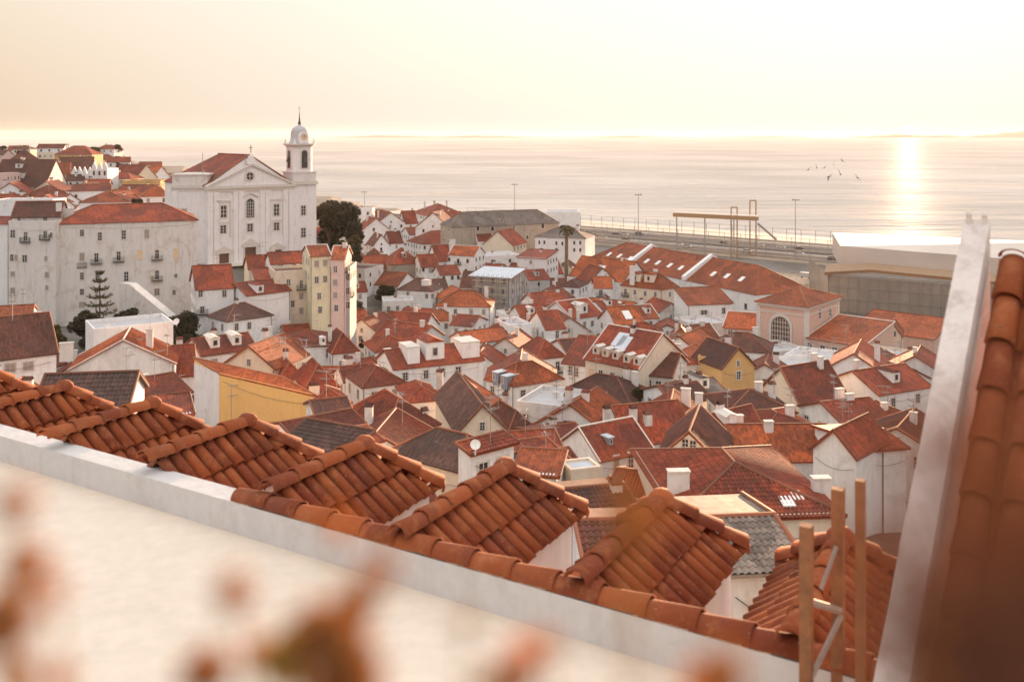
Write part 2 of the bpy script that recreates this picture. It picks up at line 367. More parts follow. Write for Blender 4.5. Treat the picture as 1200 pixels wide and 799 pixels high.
def H(nick, label, A, B, d, typ='p', ry=None, Y=None, wm='white', rm='red', w=None, ws=None, pw=(), ch=1, chp=(), dm=(), sk=(), an=None, L=None,
      ribs=None, wk='m', name='house', cat='house', group=None, rh=None, fs=3.0, ww=1.15, wh=1.6, o=.3, bz=None, dishes=(), flatpar=.6, per=.26, side_pw=(), verge=None, free=False):
    YA = Y or D(A[1]); a = at(A[0], A[1], YA); ze = a.z
    b = atz(B[0], B[1], ze)
    lim = 9 if free else .95 if (L is not None or B[0] - A[0] > 48) else .42
    if abs(b.y - YA) > lim * abs(b.x - a.x):
        k = lim if b.y > YA else -lim; xr = (B[0] - CX) / F; dx_ = (xr * YA - a.x) / (1 - k * xr); b = Vector((a.x + dx_, YA + k * dx_, ze))
    AB = b - a; LW = AB.length; e = AB / LW
    if L is not None: AD = atz(L[0], L[1], ze) - a; d = AD.length
    else: AD = Vector((-e.y, e.x, 0)) * d
    P = lambda s_, t_, z: a + AB * s_ + AD * t_ + Vector((0, 0, z - ze))
    c = P(.5, .5, ze); corners = [P(0, 0, ze), P(1, 0, ze), P(1, 1, ze), P(0, 1, ze)]
    zb = min(ground(q.x, q.y) for q in corners) - 1.0 if bz is None else bz
    FOOT.append((c.x, c.y, .5 * math.hypot(LW, d) * .93, nick, YA))
    root = empty(name, (c.x, c.y, zb + 1.0), label, cat, group)
    org = root.location; near = YA < 135 if ribs is None else ribs
    rb = (2 if YA < 70 else 1) if near else 0
    far = YA > 300
    mats = (RG if rb else RM)[rm if rm != 'tarp' else 'grey']
    # ridge height
    if typ != 'f':
        t_ = {'p': (.5, .5), 'x': (.5, 0), 'h': (.5, .5), 's': (.5, 1)}[typ]; q = P(*t_, ze)
        if rh is None:
            zr = CZ - (ry - HY) / F * q.y if ry is not None else ze + 1.8
            span = d if typ in 'pxs' else min(d, LW)
            if typ == 'x': span = LW
            rh = max(.5, min(zr - ze, span * (.62 if typ != 's' else .8)))
        zr = ze + rh
    wl = MB(); rf = MB(); rd = MB()
    foot = [(q.x, q.y) for q in corners]
    top = ze - .02 if typ != 'f' else ze
    wl.prism(foot, zb, top)
    os_, ot = o / LW, o / d
    Z = lambda s_, t_, z: P(s_, t_, z)
    drop = 0
    ridge_r = .11 if YA < 200 else .14
    if typ == 'p':
        sl = rh / .5; zo = ze - sl * ot
        tile_plane(rf, Z(-os_, -ot, zo), Z(1 + os_, -ot, zo), Z(1 + os_, .5, zr), Z(-os_, .5, zr), per, rb)
        tile_plane(rf, Z(1 + os_, 1 + ot, zo), Z(-os_, 1 + ot, zo), Z(-os_, .5, zr), Z(1 + os_, .5, zr), per, 0)
        for s_ in (0, 1):
            wl.face([Z(s_, 0, top), Z(s_, 1, top), Z(s_, .5, zr - .1)][::1 if s_ else -1])
            s2 = s_ + (os_ if s_ else -os_) * .8
            rd.tube(Z(s2, -ot, zo + .04), Z(s2, .5, zr + .04), ridge_r * .9); rd.tube(Z(s2, 1 + ot, zo + .04), Z(s2, .5, zr + .04), ridge_r * .9)
        rd.tube(Z(-os_, .5, zr + .03), Z(1 + os_, .5, zr + .03), ridge_r)
    elif typ == 'x':
        sl = rh / .5; zo = ze - sl * os_
        tile_plane(rf, Z(-os_, 1 + ot, zo), Z(-os_, -ot, zo), Z(.5, -ot, zr), Z(.5, 1 + ot, zr), per, rb)
        tile_plane(rf, Z(1 + os_, -ot, zo), Z(1 + os_, 1 + ot, zo), Z(.5, 1 + ot, zr), Z(.5, -ot, zr), per, rb)
        for t0 in (0, 1): wl.face([Z(0, t0, top), Z(1, t0, top), Z(.5, t0, zr - .1)][::-1 if t0 else 1])
        for t0 in (-ot * .8, 1 + ot * .8):
            rd.tube(Z(-os_, t0, zo + .04), Z(.5, t0, zr + .04), ridge_r * .9); rd.tube(Z(1 + os_, t0, zo + .04), Z(.5, t0, zr + .04), ridge_r * .9)
        rd.tube(Z(.5, -ot, zr + .03), Z(.5, 1 + ot, zr + .03), ridge_r)
    elif typ == 'h':
        zo = ze - .15
        if LW >= d: r0, r1 = Z(.5 * d / LW, .5, zr), Z(1 - .5 * d / LW, .5, zr)
        else: r0, r1 = Z(.5, .5 * LW / d, zr), Z(.5, 1 - .5 * LW / d, zr)
        c0, c1, c2, c3 = Z(-os_, -ot, zo), Z(1 + os_, -ot, zo), Z(1 + os_, 1 + ot, zo), Z(-os_, 1 + ot, zo)
        if LW >= d: pl = ((c0, c1, r1, r0), (c1, c2, r1, r1), (c2, c3, r0, r1), (c3, c0, r0, r0))
        else: pl = ((c0, c1, r0, r0), (c1, c2, r1, r0), (c2, c3, r1, r1), (c3, c0, r0, r1))
        for i, q in enumerate(pl): tile_plane(rf, *q, per, rb if i != 2 else 0)
        up_ = Vector((0, 0, .04))
        for p_, q_ in ((c0, r0), (c1, r1 if LW >= d else r0), (c2, r1), (c3, r0 if LW >= d else r1), (r0, r1)): rd.tube(p_ + up_, q_ + up_, ridge_r)
    elif typ == 's':
        tile_plane(rf, Z(-os_, -ot, ze - .1), Z(1 + os_, -ot, ze - .1), Z(1 + os_, 1, zr), Z(-os_, 1, zr), per, rb)
        wl.face([Z(0, 0, top), Z(0, 1, top), Z(0, 1, zr - .1)][::-1]); wl.face([Z(1, 0, top), Z(1, 1, top), Z(1, 1, zr - .1)])
        wl.face([Z(0, 1, top), Z(1, 1, top), Z(1, 1, zr - .1), Z(0, 1, zr - .1)][::-1])
        rd.tube(Z(-os_, 1, zr + .03), Z(1 + os_, 1, zr + .03), ridge_r)
        rd.tube(Z(-os_, -ot, ze), Z(-os_, 1, zr + .03), ridge_r * .8); rd.tube(Z(1 + os_, -ot, ze), Z(1 + os_, 1, zr + .03), ridge_r * .8)
    wm_ = WM[wm] if isinstance(wm, str) else wm
    if typ == 'f':
        pr = MB(); th = .22
        for i in range(4):
            p_, q_ = corners[i], corners[(i + 1) % 4]; dd = (q_ - p_).normalized(); nn = Vector((-dd.y, dd.x, 0))
            m_ = (p_ + q_) / 2 + nn * (th / 2 - .03); ln = (q_ - p_).length - (2 * th if i % 2 else -.06)
            pr.box((m_.x, m_.y, ze + flatpar / 2), ln, th, flatpar, dd)
        pr.build('parapet', wm_, root, org)
        fl = MB(); fl.face([Z(.03, .03, ze + .01), Z(.97, .03, ze + .01), Z(.97, .97, ze + .01), Z(.03, .97, ze + .01)])
        fl.build('flat_roof', RM['brown'] if rm == 'brown' else WM['grey'] if rm == 'red' else M_tarp if rm == 'tarp' else M_trim, root, org); zr = ze + flatpar; roof = None
    wl.build('wall', wm_, root, org)
    if rf.f: roof = rf.build('roof', mats, root, org)
    if rd.f: rd.build('ridge_tiles', verge or M_ridge, roof, org, smooth=False)
    # windows
    def facade(p0, p1, cols, rows, fs_=fs):
        v = p1 - p0; ln = v.length; ev = v / ln; nn = Vector((ev.y, -ev.x, 0))
        if nn.dot(Vector((0, 0, CZ)) - (p0 + p1) / 2) < 0 and nn.x * p0.x + nn.y * p0.y > 0: return
        for r_ in range(rows):
            z = ze - 2.1 - r_ * fs_ - (.25 if typ != 'f' else .3)
            for k in range(cols):
                f_ = (k + .5) / cols + rnd.uniform(-.03, .03); q = p0 + v * f_
                if z < ground(q.x, q.y) + .3: continue
                kd = wk if wk != 'm' else rnd.choice('gggsgsgb' if YA < 300 else 'gggs')
                add_window(root, (q.x, q.y, z if kd != 'b' else z - .5), ev, ww, wh if kd != 'b' else 2.1, kd, far)
    def on_wall(p0, p1, lst):
        v = p1 - p0; ev = v / v.length; nn = Vector((ev.y, -ev.x, 0))
        for it in lst:
            x, y = it[0], it[1]; kd = it[2] if len(it) > 2 else 'g'; sw = it[3] if len(it) > 3 else ww; sh = it[4] if len(it) > 4 else wh
            ray = at(x, y, 1) - Vector((0, 0, CZ)); k = nn.dot(p0 - Vector((0, 0, CZ))) / nn.dot(ray); q = Vector((0, 0, CZ)) + ray * k
            add_window(root, (q.x, q.y, q.z - sh / 2), ev, sw, sh, kd, far)
    c0, c1, c2, c3 = corners
    if w is None and not pw: w = (max(1, int(LW / 2.7)), 2)
    if w and not pw: facade(c0, c1, *w)
    if pw: on_wall(c0, c1, pw)
    if typ == 'x' and w and w[0] and rh > 1.6: gm = P(.5, 0, ze); add_window(root, (gm.x, gm.y, ze - .1), e, .8, 1.1, 'g', far)
    if ws is None: ws = (max(1, int(d / 3.0)), 2)
    if ws and not side_pw:
        facade(c3, c0, *ws); facade(c1, c2, *ws)
    if side_pw:
        if c0.x > 0 and False: pass
        left_seen = Vector((-(c0 - c3).y * -1, 0, 0))
        sp = side_pw; on_wall(*((c1, c2) if sp[0] == 'R' else (c3, c0)), sp[1])
    if YA < 330 and typ != 'f' and rnd.random() < .6:
        q = P(rnd.choice([.02, .98, .5]), 0, ze); nn_ = Vector((e.y, -e.x, 0)) * .1; m_ = MB(); m_.tube(V3(q + nn_, ze - .3), V3(q + nn_, zb + 1), .055, n=5); m_.build('drainpipe', M_pipe, root, org)
    if YA < 330 and rnd.random() < .5:
        p0 = P(.05, 0, ze - .9); p1 = P(.95, 0, ze - 1.2); nn_ = Vector((e.y, -e.x, 0)) * .12; m_ = MB(); pts = [p0.lerp(p1, k_ / 6) + nn_ - Vector((0, 0, .5 * math.sin(math.pi * k_ / 6))) for k_ in range(7)]; m_.path(pts, .022, 3); m_.build('cable', M_pipe, root, org)
    # chimneys
    def chimney(q, z0, z1, cw=.8, cd=.55, pots=True):
        pots = pots and rnd.random() < .45
        m_ = MB(); m_.box((q.x, q.y, (z0 + z1) / 2), cw, cd, z1 - z0, e); cb = m_.build('chimney', M_chim, root, org)
        k = MB(); k.box((q.x, q.y, z1 + .05), cw + .14, cd + .14, .1, e)
        if pots:
            n_ = Vector((-e.y, e.x, 0))
            for sg in (-1, 1):
                g = [Vector((q.x, q.y, z1 + .1)) + n_ * sg * (cd / 2) + e * (cw / 2) * s_ for s_ in (-1, 1)]; rt = [Vector((q.x, q.y, z1 + .42)) + e * (cw / 2) * s_ for s_ in (-1, 1)]
                k.face([g[0], g[1], rt[1], rt[0]])
        k.build('chimney_cap', RM['brown'] if pots else M_trim, cb, org)
    for i in range(ch):
        s_ = rnd.uniform(.12, .88); t_ = rnd.uniform(.35, .75) if typ != 'x' else rnd.uniform(.2, .8); q = P(s_, t_, ze)
        chimney(q, ze - .5, (zr if typ in 'phx' else ze + rh * t_ if typ == 's' else ze) + rnd.uniform(.5, 1.0), rnd.uniform(.6, 1.2), .55)
    for it in chp:
        x, y, wpx = it[:3]; t_ = it[3] if len(it) > 3 else .45; q0 = P(.5, t_, ze); q = at(x, y, q0.y)
        chimney(q, ze - .3, q.z, max(.5, wpx * q0.y / F), .6, YA < 200)
    if typ == 'p' and not dm and not sk and w and w[0] and YA < 340 and 90 < YA and rnd.random() < .4:
        dm = []
        for s0_ in rnd.choice([(.5,), (.3, .7), (.25, .5, .75)] if LW > 8 else [(.5,), (.35,)]):
            q = P(s0_, .16, ze + rh * .32); x_, y_ = pix(q); dm.append((x_, y_, 1.5 * F / q.y, 1.5 * F / q.y, rnd.choice('gw')))
    # dormers on the front slope
    if typ in ('p', 'h', 's') and (dm or sk):
        t1 = .5 if typ != 's' else 1
        P0, U1, U2 = Z(0, 0, ze), AB, AD * t1 + Vector((0, 0, rh)); nrm = U1.cross(U2).normalized()
        def onroof(x, y):
            ray = at(x, y, 1) - Vector((0, 0, CZ)); k = nrm.dot(P0 - Vector((0, 0, CZ))) / nrm.dot(ray); return Vector((0, 0, CZ)) + ray * k
        dn = AD.normalized(); slope = rh / (d * t1)
        for it in dm:
            x, y, wp, hp = it[:4]; dk = it[4] if len(it) > 4 else 'g'
            q = onroof(x, y); W_, Hh = wp * q.y / F, hp * q.y / F; dep = min(Hh / max(slope, .2), d * .5)
            m_ = MB(); cc = q + dn * dep / 2; m_.box((cc.x, cc.y, q.z + Hh / 2 - .2), W_, dep, Hh + .4, e)
            dmb = m_.build('dormer', wm_ if dk != 'm' else M_slate, root, org)
            r2 = MB(); hz = q.z + Hh + .02; E = e * (W_ / 2 + .12); fr = q - dn * .15; bk = q + dn * (dep + .2); ph = W_ * .22
            if dk in 'gw':
                for sg in (-1, 1):
                    p0_ = Vector((fr.x, fr.y, hz)) + E * sg; p1_ = Vector((bk.x, bk.y, hz)) + E * sg
                    q0_ = Vector((fr.x, fr.y, hz + ph)); q1_ = Vector((bk.x, bk.y, hz + ph)); r2.face([p0_, p1_, q1_, q0_] if sg < 0 else [p1_, p0_, q0_, q1_], [(0, 0), (dep, 0), (dep, W_ / 2), (0, W_ / 2)])
                r2.face([Vector((fr.x, fr.y, hz)) - E, Vector((fr.x, fr.y, hz)) + E, Vector((fr.x, fr.y, hz + ph))])
            else: r2.box((cc.x, cc.y, q.z + Hh + .06), W_ + .2, dep + .2, .12, e)
            r2.build('dormer_roof', RM[rm] if dk == 'g' else M_trim if dk != 'm' else M_tarp, dmb, org)
            if dk != 'b':
                ww_ = min(W_ * .55, 1.0); wn = add_window(root, (q.x, q.y, q.z + Hh * .2), e, ww_, min(Hh * .65, 1.5), 'g', True)
                wn.location += Vector((e.y, -e.x, 0)) * .02
        for it in sk:
            q = onroof(*it[:2]); sz = it[2] if len(it) > 2 else .9; m_ = MB(); n2 = nrm if nrm.z > 0 else -nrm; up2 = U2.normalized(); o3 = q + n2 * .1
            k4 = [o3 + e * sz * .5 * a_ + up2 * sz * .7 * b_ for a_, b_ in ((-1, -1), (1, -1), (1, 1), (-1, 1))]
            m_.face(k4)
            for i in range(4): m_.face([k4[i] - n2 * .2, k4[(i + 1) % 4] - n2 * .2, k4[(i + 1) % 4], k4[i]])
            m_.build('skylight', M_tarp if len(it) > 3 else M_dish, roof, org)
    if an is None: an = 1 if (YA < 260 and rnd.random() < .8) else 0
    if isinstance(an, int):
        for _ in range(an):
            m_ = MB(); q = P(rnd.uniform(.15, .85), rnd.uniform(.3, .7), zr - .4); yagi(m_, q, rnd.uniform(2.2, 3.6), rnd.uniform(0, 3), .03 if YA < 100 else .045); m_.build('antenna', M_metal, root, org)
    else:
        for x, y0, y1 in an:
            q = P(.5, .4, ze); b0 = at(x, y1, q.y); m_ = MB(); yagi(m_, b0, (y1 - y0) * q.y / F, rnd.uniform(0, 3), .035); m_.build('antenna', M_metal, root, org)
    for x, y, r_ in dishes:
        q = at(x, y, YA - .6); dish_mb(q, r_ * YA / F, (rnd.uniform(-.3, .5), -1)).build('satellite_dish', M_dish, root, org)
    return root, P, ze, zr
# ------------------------------------------------------------------ setting: ground, water, far shore, haze
def M_ground():
    m, t, b = newmat('town_ground'); gp = N(t, 'ShaderNodeNewGeometry').outputs['Position']
    n = noise(t, gp, .05, 6, .65, .5); n2 = noise(t, gp, .9, 5, .7)
    c = mixc(t, ramp(t, n, .42, .62), (.19, .165, .145, 1), (.10, .085, .06, 1)); c = mixc(t, .35, c, n2, 'MULTIPLY')
    t.links.new(c, b.inputs['Base Color']); b.inputs['Roughness'].default_value = .95; bump(t, n2, b, .1, .5); return m
mb = MB()
ys = [0, 6, 12, 18, 25, 33, 42, 52, 63, 75, 88, 102, 117, 133, 150, 168, 187, 207, 228, 250, 273, 297, 322, 348, 375, 403, 432, 462, 493, 520, 545, 570, 595, 620, 645, 665, 685, 705, 725, 745, 765, 790, 820, 860, 910, 980, 1080, 1250, 1500]
rows = []
for Y_ in ys:
    r_ = []
    for i in range(-36, 37):
        X_ = (i / 36) * (60 + Y_ * .75)
        r_.append((X_, Y_, ground(X_, Y_)))
    rows.append(r_)
mb.grid(rows); g_ = mb.build('ground', M_ground(), org=(0, 0, 0)); struct(g_)
def M_water():
    m, t, b = newmat('sea_water'); gp = N(t, 'ShaderNodeNewGeometry').outputs['Position']
    mp = N(t, 'ShaderNodeMapping'); mp.inputs['Scale'].default_value = (.5, 1, 1); t.links.new(gp, mp.inputs[0])
    mq = N(t, 'ShaderNodeMapping'); mq.inputs['Scale'].default_value = (.35, 1, 1); mq.inputs['Rotation'].default_value = (0, 0, R(9)); t.links.new(gp, mq.inputs[0])
    a = noise(t, mp.outputs[0], .11, 6, .62, .4); c = noise(t, mq.outputs[0], .018, 5, .6, .3); d = noise(t, gp, .0022, 4, .6)
    s1 = N(t, 'ShaderNodeMath', operation='MULTIPLY_ADD', i_1=2.2); t.links.new(c, s1.inputs[0]); t.links.new(a, s1.inputs[2])
    ml = N(t, 'ShaderNodeMapping'); ml.inputs['Scale'].default_value = (.28, 1, 1); ml.inputs['Rotation'].default_value = (0, 0, R(-6)); t.links.new(gp, ml.inputs[0])
    for sc_, am in ((.035, 3.0), (.012, 7.0), (.004, 14.0)):
        s2 = N(t, 'ShaderNodeMath', operation='MULTIPLY_ADD', i_1=am); t.links.new(noise(t, ml.outputs[0], sc_, 5, .62, .3), s2.inputs[0]); t.links.new(s1.outputs[0], s2.inputs[2]); s1 = s2
    base = mixc(t, ramp(t, d, .4, .65), (.42, .39, .355, 1), (.54, .50, .455, 1)); t.links.new(base, b.inputs['Base Color'])
    b.inputs['Roughness'].default_value = .42; b.inputs['IOR'].default_value = 1.333
    bn = bump(t, s1.outputs[0], b, 3.2, .9)
    df = N(t, 'ShaderNodeBsdfDiffuse'); t.links.new(base, df.inputs['Color']); t.links.new(bn.outputs[0], df.inputs['Normal'])
    mx = N(t, 'ShaderNodeMixShader', i_0=.010); t.links.new(df.outputs[0], mx.inputs[1]); t.links.new(b.outputs[0], mx.inputs[2])      # silty river water: mostly scattering, part mirror
    t.links.new(mx.outputs[0], t.nodes['Material Output'].inputs['Surface']); return m
mb = MB()
RAD = [0, 300, 600, 1000, 1600, 2500, 4000, 7000, 12000, 18000]
for r0, r1 in zip(RAD, RAD[1:]):
    for i in range(48):
        a0, a1 = math.pi * (i) / 24, math.pi * (i + 1) / 24
        q = [(r0 * math.sin(a0), r0 * math.cos(a0), 0), (r1 * math.sin(a0), r1 * math.cos(a0), 0), (r1 * math.sin(a1), r1 * math.cos(a1), 0), (r0 * math.sin(a1), r0 * math.cos(a1), 0)]
        mb.face(q[::-1] if r0 else [q[0], q[2], q[1]])
struct(mb.build('water', M_water(), org=(0, 0, 0)))
mb = MB(); M_far = flat_mat('distant_land', (.10, .08, .06), .95, nz=.3, scale=.001)
Y_ = 15000; top = []; n_ = 140
for i in range(n_ + 1):
    x = 380 + 1100 * i / n_; h = 6 + 26 * max(0, math.sin(i * .07 + 1.2)) * rnd.uniform(.7, 1) + 10 * math.sin(i * .31) + (34 if i > 95 else 0) * min(1, (i - 95) / 12) + rnd.uniform(-4, 4)
    h *= 1.7 * min(1, i / 12); top.append((x, max(1, h)))
mb.grid([[((x - CX) / F * (Y_ + dy), Y_ + dy, max(-1, h * k)) for x, h in top] for dy, k in ((0, -.3), (150, .6), (800, 1), (2500, .9), (4500, -.3))])
struct(mb.build('far_shore', M_far, org=(0, 0, 0)))
# the sun's own disc, far outside the haze
bpy.context.view_layer.update()
ms = MB(); rows = []
for i in range(9):
    th = math.pi * i / 8; rows.append([(420 * math.sin(th) * math.cos(2 * math.pi * k / 16), 420 * math.sin(th) * math.sin(2 * math.pi * k / 16), 420 * math.cos(th)) for k in range(17)])
ms.grid(rows); sd = ms.build('sun_disc', flat_mat('sun_glow', (0, 0, 0), 1, emis=((1, .85, .55), 120)), smooth=True)
c_ = at(1065, 154.5, 75000); sd.location = c_; tag(sd, kind='structure')
# haze
HZ = bpy.data.materials.new('haze_air'); HZ.use_nodes = True; t = HZ.node_tree; t.nodes.clear()
pv = N(t, 'ShaderNodeVolumePrincipled'); pv.inputs['Color'].default_value = (1, .90, .82, 1); pv.inputs['Density'].default_value = 0.00003; pv.inputs['Anisotropy'].default_value = .1
ov = N(t, 'ShaderNodeOutputMaterial'); t.links.new(pv.outputs[0], ov.inputs['Volume'])
mb = MB(); mb.box((0, 0, 42.5), 37000, 37000, 95 + 12); hz = mb.build('haze', HZ); tag(hz, kind='stuff')
# ------------------------------------------------------------------ houses of the old town, read off one by one
# row below the church
H('hip-roofed white house', 'white two storey house with plain red roof at left end of the church row', (230, 339), (274, 336), 13, 'p', 311, Y=205, pw=[(235, 344), (263, 344), (237, 363, 'b')], ch=0, rh=4.0)
H('black-roofed house', 'small white house with almost black hip roof below the church row', (266, 376), (319, 368), 8, 'h', 355, Y=196, rm='dark', pw=[(277, 383), (292, 381.5)], an=0, ch=1)
H('blank-walled house', 'white house with a tall blank wall and one dormer under red roof', (289, 346), (340, 339), 10, 'p', 329, Y=205, w=(0, 0), ws=(0, 0), dm=[(305, 343, 9, 9)], chp=[(278, 332, 9)], ch=0, an=0)
H('cream-sided house', 'cream sided house with short red roof directly before the church steps', (292, 315), (314, 312), 8, 'p', 299, Y=228, wm='cream', w=(0, 0), ch=0, ws=(0, 0))
H('low red lean-to house', 'low cream house with lean-to red roof between blank wall and church', (300, 327), (321, 323), 6, 's', 314, Y=216, wm='cream', w=(0, 0), ch=0, ws=(0, 0), an=0)
H('terrace house', 'white house with dark balcony door and wide red roof before the church', (318, 309), (359, 306), 8, 'p', 295, Y=222, pw=[(329, 315, 's', 1.3, 2.2), (345, 313), (354, 311.5)], ch=1)
H('cream balcony house', 'cream four storey house with balcony beside the pale yellow tall house', (322, 321), (366, 317), 8, 'f', wm='cream', Y=213, pw=[(338, 331), (353, 333, 'b', 1, 2.1), (353, 347, 's'), (353, 364, 's'), (343, 356)], ch=0, rm='brown', an=0)
H('pale yellow tall house', 'tall pale yellow apartment house with white shutters and orange roof', (364, 300), (387, 297), 9, 'p', 287, Y=211, wm='lemon', rm='orange', pw=[(371, 309, 's'), (381, 308, 's'), (371, 328), (381, 327), (374, 347), (375, 363)], ch=0, verge=M_trim)
H('pink tall house', 'tall narrow pink apartment house with white party wall at the row end', (388, 303), (404, 303), 9, 'p', 288, Y=212, wm='pink', rm='orange', pw=[(393, 315.5), (393, 331, 's'), (393, 346, 's'), (394, 361)], chp=[(404, 285, 5)], ch=0, verge=M_trim)
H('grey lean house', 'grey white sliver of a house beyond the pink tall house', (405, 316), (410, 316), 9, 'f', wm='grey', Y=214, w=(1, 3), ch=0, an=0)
# lower left
H('orange corner roof', 'house with bright orange roof at the left picture edge', (-20, 375), (35, 372), 9, 'p', 358, Y=168, rm='orange', w=(3, 1), chp=[(42, 366, 13)], ch=0)
H('big dark red roof', 'white house with big dark red tiled roof at the left edge', (-45, 425), (66, 412), 11, 'p', 371, Y=118, rm='brown', pw=[(12, 431, 's', 1.5, 1.3), (33, 429, 's', 1.5, 1.3)], ch=0, ws=(0, 0), ribs=1)
H('white gable hall', 'big white gabled house with orange roof and blank gable wall', (82, 432), (205, 425), 9, 'x', 398, Y=134, rm='orange', w=(0, 0), ws=(0, 0), chp=[(78, 402, 15)], ch=1, an=[(152, 396, 440), (176, 365, 436), (165, 396, 440), (196, 392, 430)], verge=M_trim, ribs=1)
H('plain white slab', 'plain white wall building behind the big white gabled house', (110, 390), (203, 381), 8, 'f', Y=146, w=(0, 0), ws=(0, 0), ch=0, an=0, dishes=[(127, 382, 3.6), (207, 377, 4)])
H('ribbed dark roof', 'low house with dark ribbed tile roof above the first roof ridges', (42, 478), (148, 474), 5.5, 'p', 437, Y=66, rm='dark', w=(0, 0), ws=(0, 0), ch=0, an=0, ribs=2)
H('red tank house', 'small red roofed house with oval pot chimney in front of white gable', (133, 462), (160, 457), 6, 'p', 437, Y=98, w=(0, 0), chp=[(163, 440, 19)], ch=0, ribs=1)
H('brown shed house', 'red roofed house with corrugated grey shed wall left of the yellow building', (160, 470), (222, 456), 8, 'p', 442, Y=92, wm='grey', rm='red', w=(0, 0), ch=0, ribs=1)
H('small rust roof', 'narrow red roofed house wedged between white gable and yellow building', (205, 440), (229, 436), 8, 'p', 404, Y=140, w=(0, 0), ch=1, ribs=1)
H('tiny lean-to', 'tiny lean-to with red tile top against the yellow building side', (190, 487), (224, 480), 5, 's', 462, Y=84, w=(0, 0), ch=0, an=0, wm='white2', ribs=1)
yb = H('yellow-walled building', 'building with a large bright yellow blank wall and white side', (257, 437), (367, 462), 8, 's', 421, Y=119, L=(228, 424), wm='yellow', rm='orange', w=(0, 0), ws=(0, 0), ch=0, an=[(271, 450, 500)], ribs=1, rh=.5)
m_ = MB(); q0, q1 = yb[1](0, 0, 0), yb[1](0, 1, 0); dd = (q1 - q0).normalized(); nn = Vector((-dd.y, dd.x, 0)) * .06
m_.prism([(q0 + nn * 1).xy, (q0 - nn * .1).xy, (q1 - nn * .1).xy, (q1 + nn * 1).xy], yb[0].location.z - 1, yb[2] - .1); m_.build('side_wall', WM['white'], yb[0], yb[0].location)
H('rusty long roof', 'house with rusty red roof rising behind the yellow wall left', (236, 416), (300, 408), 9, 'p', 393, Y=158, ch=1, w=(2, 1))
H('orange verge roof', 'red roofed house with pale orange verge behind the yellow wall', (262, 426), (322, 431), 9, 'x', 405, Y=140, rm='orange', ch=1, wm='cream', w=(1, 1))
H('broken red roof', 'red roofed house with white pot chimneys right of the yellow wall top', (318, 440), (346, 432), 8, 'p', 412, Y=140, ch=2)
H('crumbling white wall', 'small house with crumbling white wall and red roof beside yellow building', (328, 446), (356, 440), 8, 'h', 420, Y=136, wm='old', ch=1)
H('long ridge house', 'long white house with sweeping red roof below the church row', (322, 406), (391, 404), 11, 'h', 386, Y=190, pw=[(385, 414, 'g', 1.3, 1.8)], chp=[(317, 383, 5)], ch=0)
H('hillside red roof', 'small red roof peeping over the long sweeping roof', (334, 394), (364, 392), 8, 'p', 380, Y=205, w=(1, 1))
H('leaning red roof', 'white house with steep red roof and tiny dormer right of the sweeping roof', (389, 414), (421, 409), 10, 'h', 384, Y=188, pw=[(405, 421, 'b', 1.2, 2.2)], dm=[(379, 402, 6, 6, 'w')], ch=1)
H('low shed roof', 'low house with red lean-to roof below the sweeping red roof', (320, 422), (358, 415), 7, 's', 405, Y=172, w=(2, 1), rh=2)
H('orange-verge tent roof', 'dark red tent shaped roof with broad cream verge', (358, 456), (396, 449), 8, 'h', 421, Y=128, w=(1, 1), ch=0, wm='cream', ribs=1)
H('small tile pair', 'small red roofed house right of the tent shaped roof', (404, 447), (436, 440), 7, 'p', 428, Y=150, w=(2, 1), ch=1)
H('midway red roof', 'dark red low roof between tent roof and big hip roof', (366, 475), (410, 468), 6, 'h', 453, Y=118, w=(0, 0), ch=1, ribs=1)
H('sloping red barn', 'low red roofed barn right of the yellow wall', (372, 489), (412, 483), 6, 'p', 467, Y=104, rm='brown', w=(0, 0), ch=0, ribs=1)
H('ribbed red roof', 'low house with ribbed red tile roof beyond the third foreground roof', (345, 511), (425, 495), 5, 'p', 487, Y=86, w=(0, 0), ws=(0, 0), ch=0, an=0, ribs=2)
H('lower ribbed roof', 'low annex with ribbed dark red roof below the ribbed red house', (384, 531), (446, 513), 4.5, 'p', 506, Y=76, w=(0, 0), ws=(0, 0), ch=0, an=0, ribs=2)
H('cream ledge house', 'low roof with cream lit verge behind the third foreground roof', (330, 520), (404, 534), 3, 's', 500, Y=68, rm='dark', wm='cream', w=(0, 0), ws=(0, 0), ch=0, an=0, ribs=2, rh=.9)
# centre
H('far left white tower', 'plain white flat topped block beside the dark trees', (417, 246), (436, 246), 9, 'f', w=(2, 2), Y=455)
H('first shore roof', 'small red roofed house near the shore right of the dark trees', (436, 257), (452, 252), 10, 'p', 246, Y=470)
H('white shore gable', 'white gabled house near the shore beside the dark trees', (441, 262), (475, 260), 12, 'x', 249, Y=450, w=(3, 1))
H('shore wide gable', 'wide white gable house left of the stone warehouse', (487, 266), (528, 267), 14, 'x', 249, Y=430, w=(2, 1), ch=1)
H('square red roof', 'narrow house with square red roof among the shore houses', (474, 262), (489, 260), 9, 'p', 247, Y=465, w=(1, 1))
H('highest shore roof', 'large many sided red roof rising against the water', (500, 253), (546, 250), 26, 'h', 239, Y=520, w=(4, 1), ch=3)
H('second shore roof', 'low red roof before the highest shore roof', (520, 262), (545, 258), 14, 'p', 248, Y=480, w=(2, 1))
H('left gable pair', 'white house with small red roof and single window near dark trees', (424, 270), (457, 266), 11, 'x', 256, Y=425, pw=[(438, 269)], ch=1)
H('brown gable cottage', 'small white gabled cottage with dark red roof near dark trees', (437, 288), (457, 284), 10, 'x', 273, Y=400, rm='brown', w=(1, 1))
H('roof beside cottage', 'low red roofed house right of the small gabled cottage', (457, 285), (472, 283), 10, 'p', 271, Y=405, w=(1, 1))
H('long red range', 'long low white range with a long plain red roof', (494, 286), (563, 282), 15, 'h', 270, Y=410, w=(8, 1), ch=2)
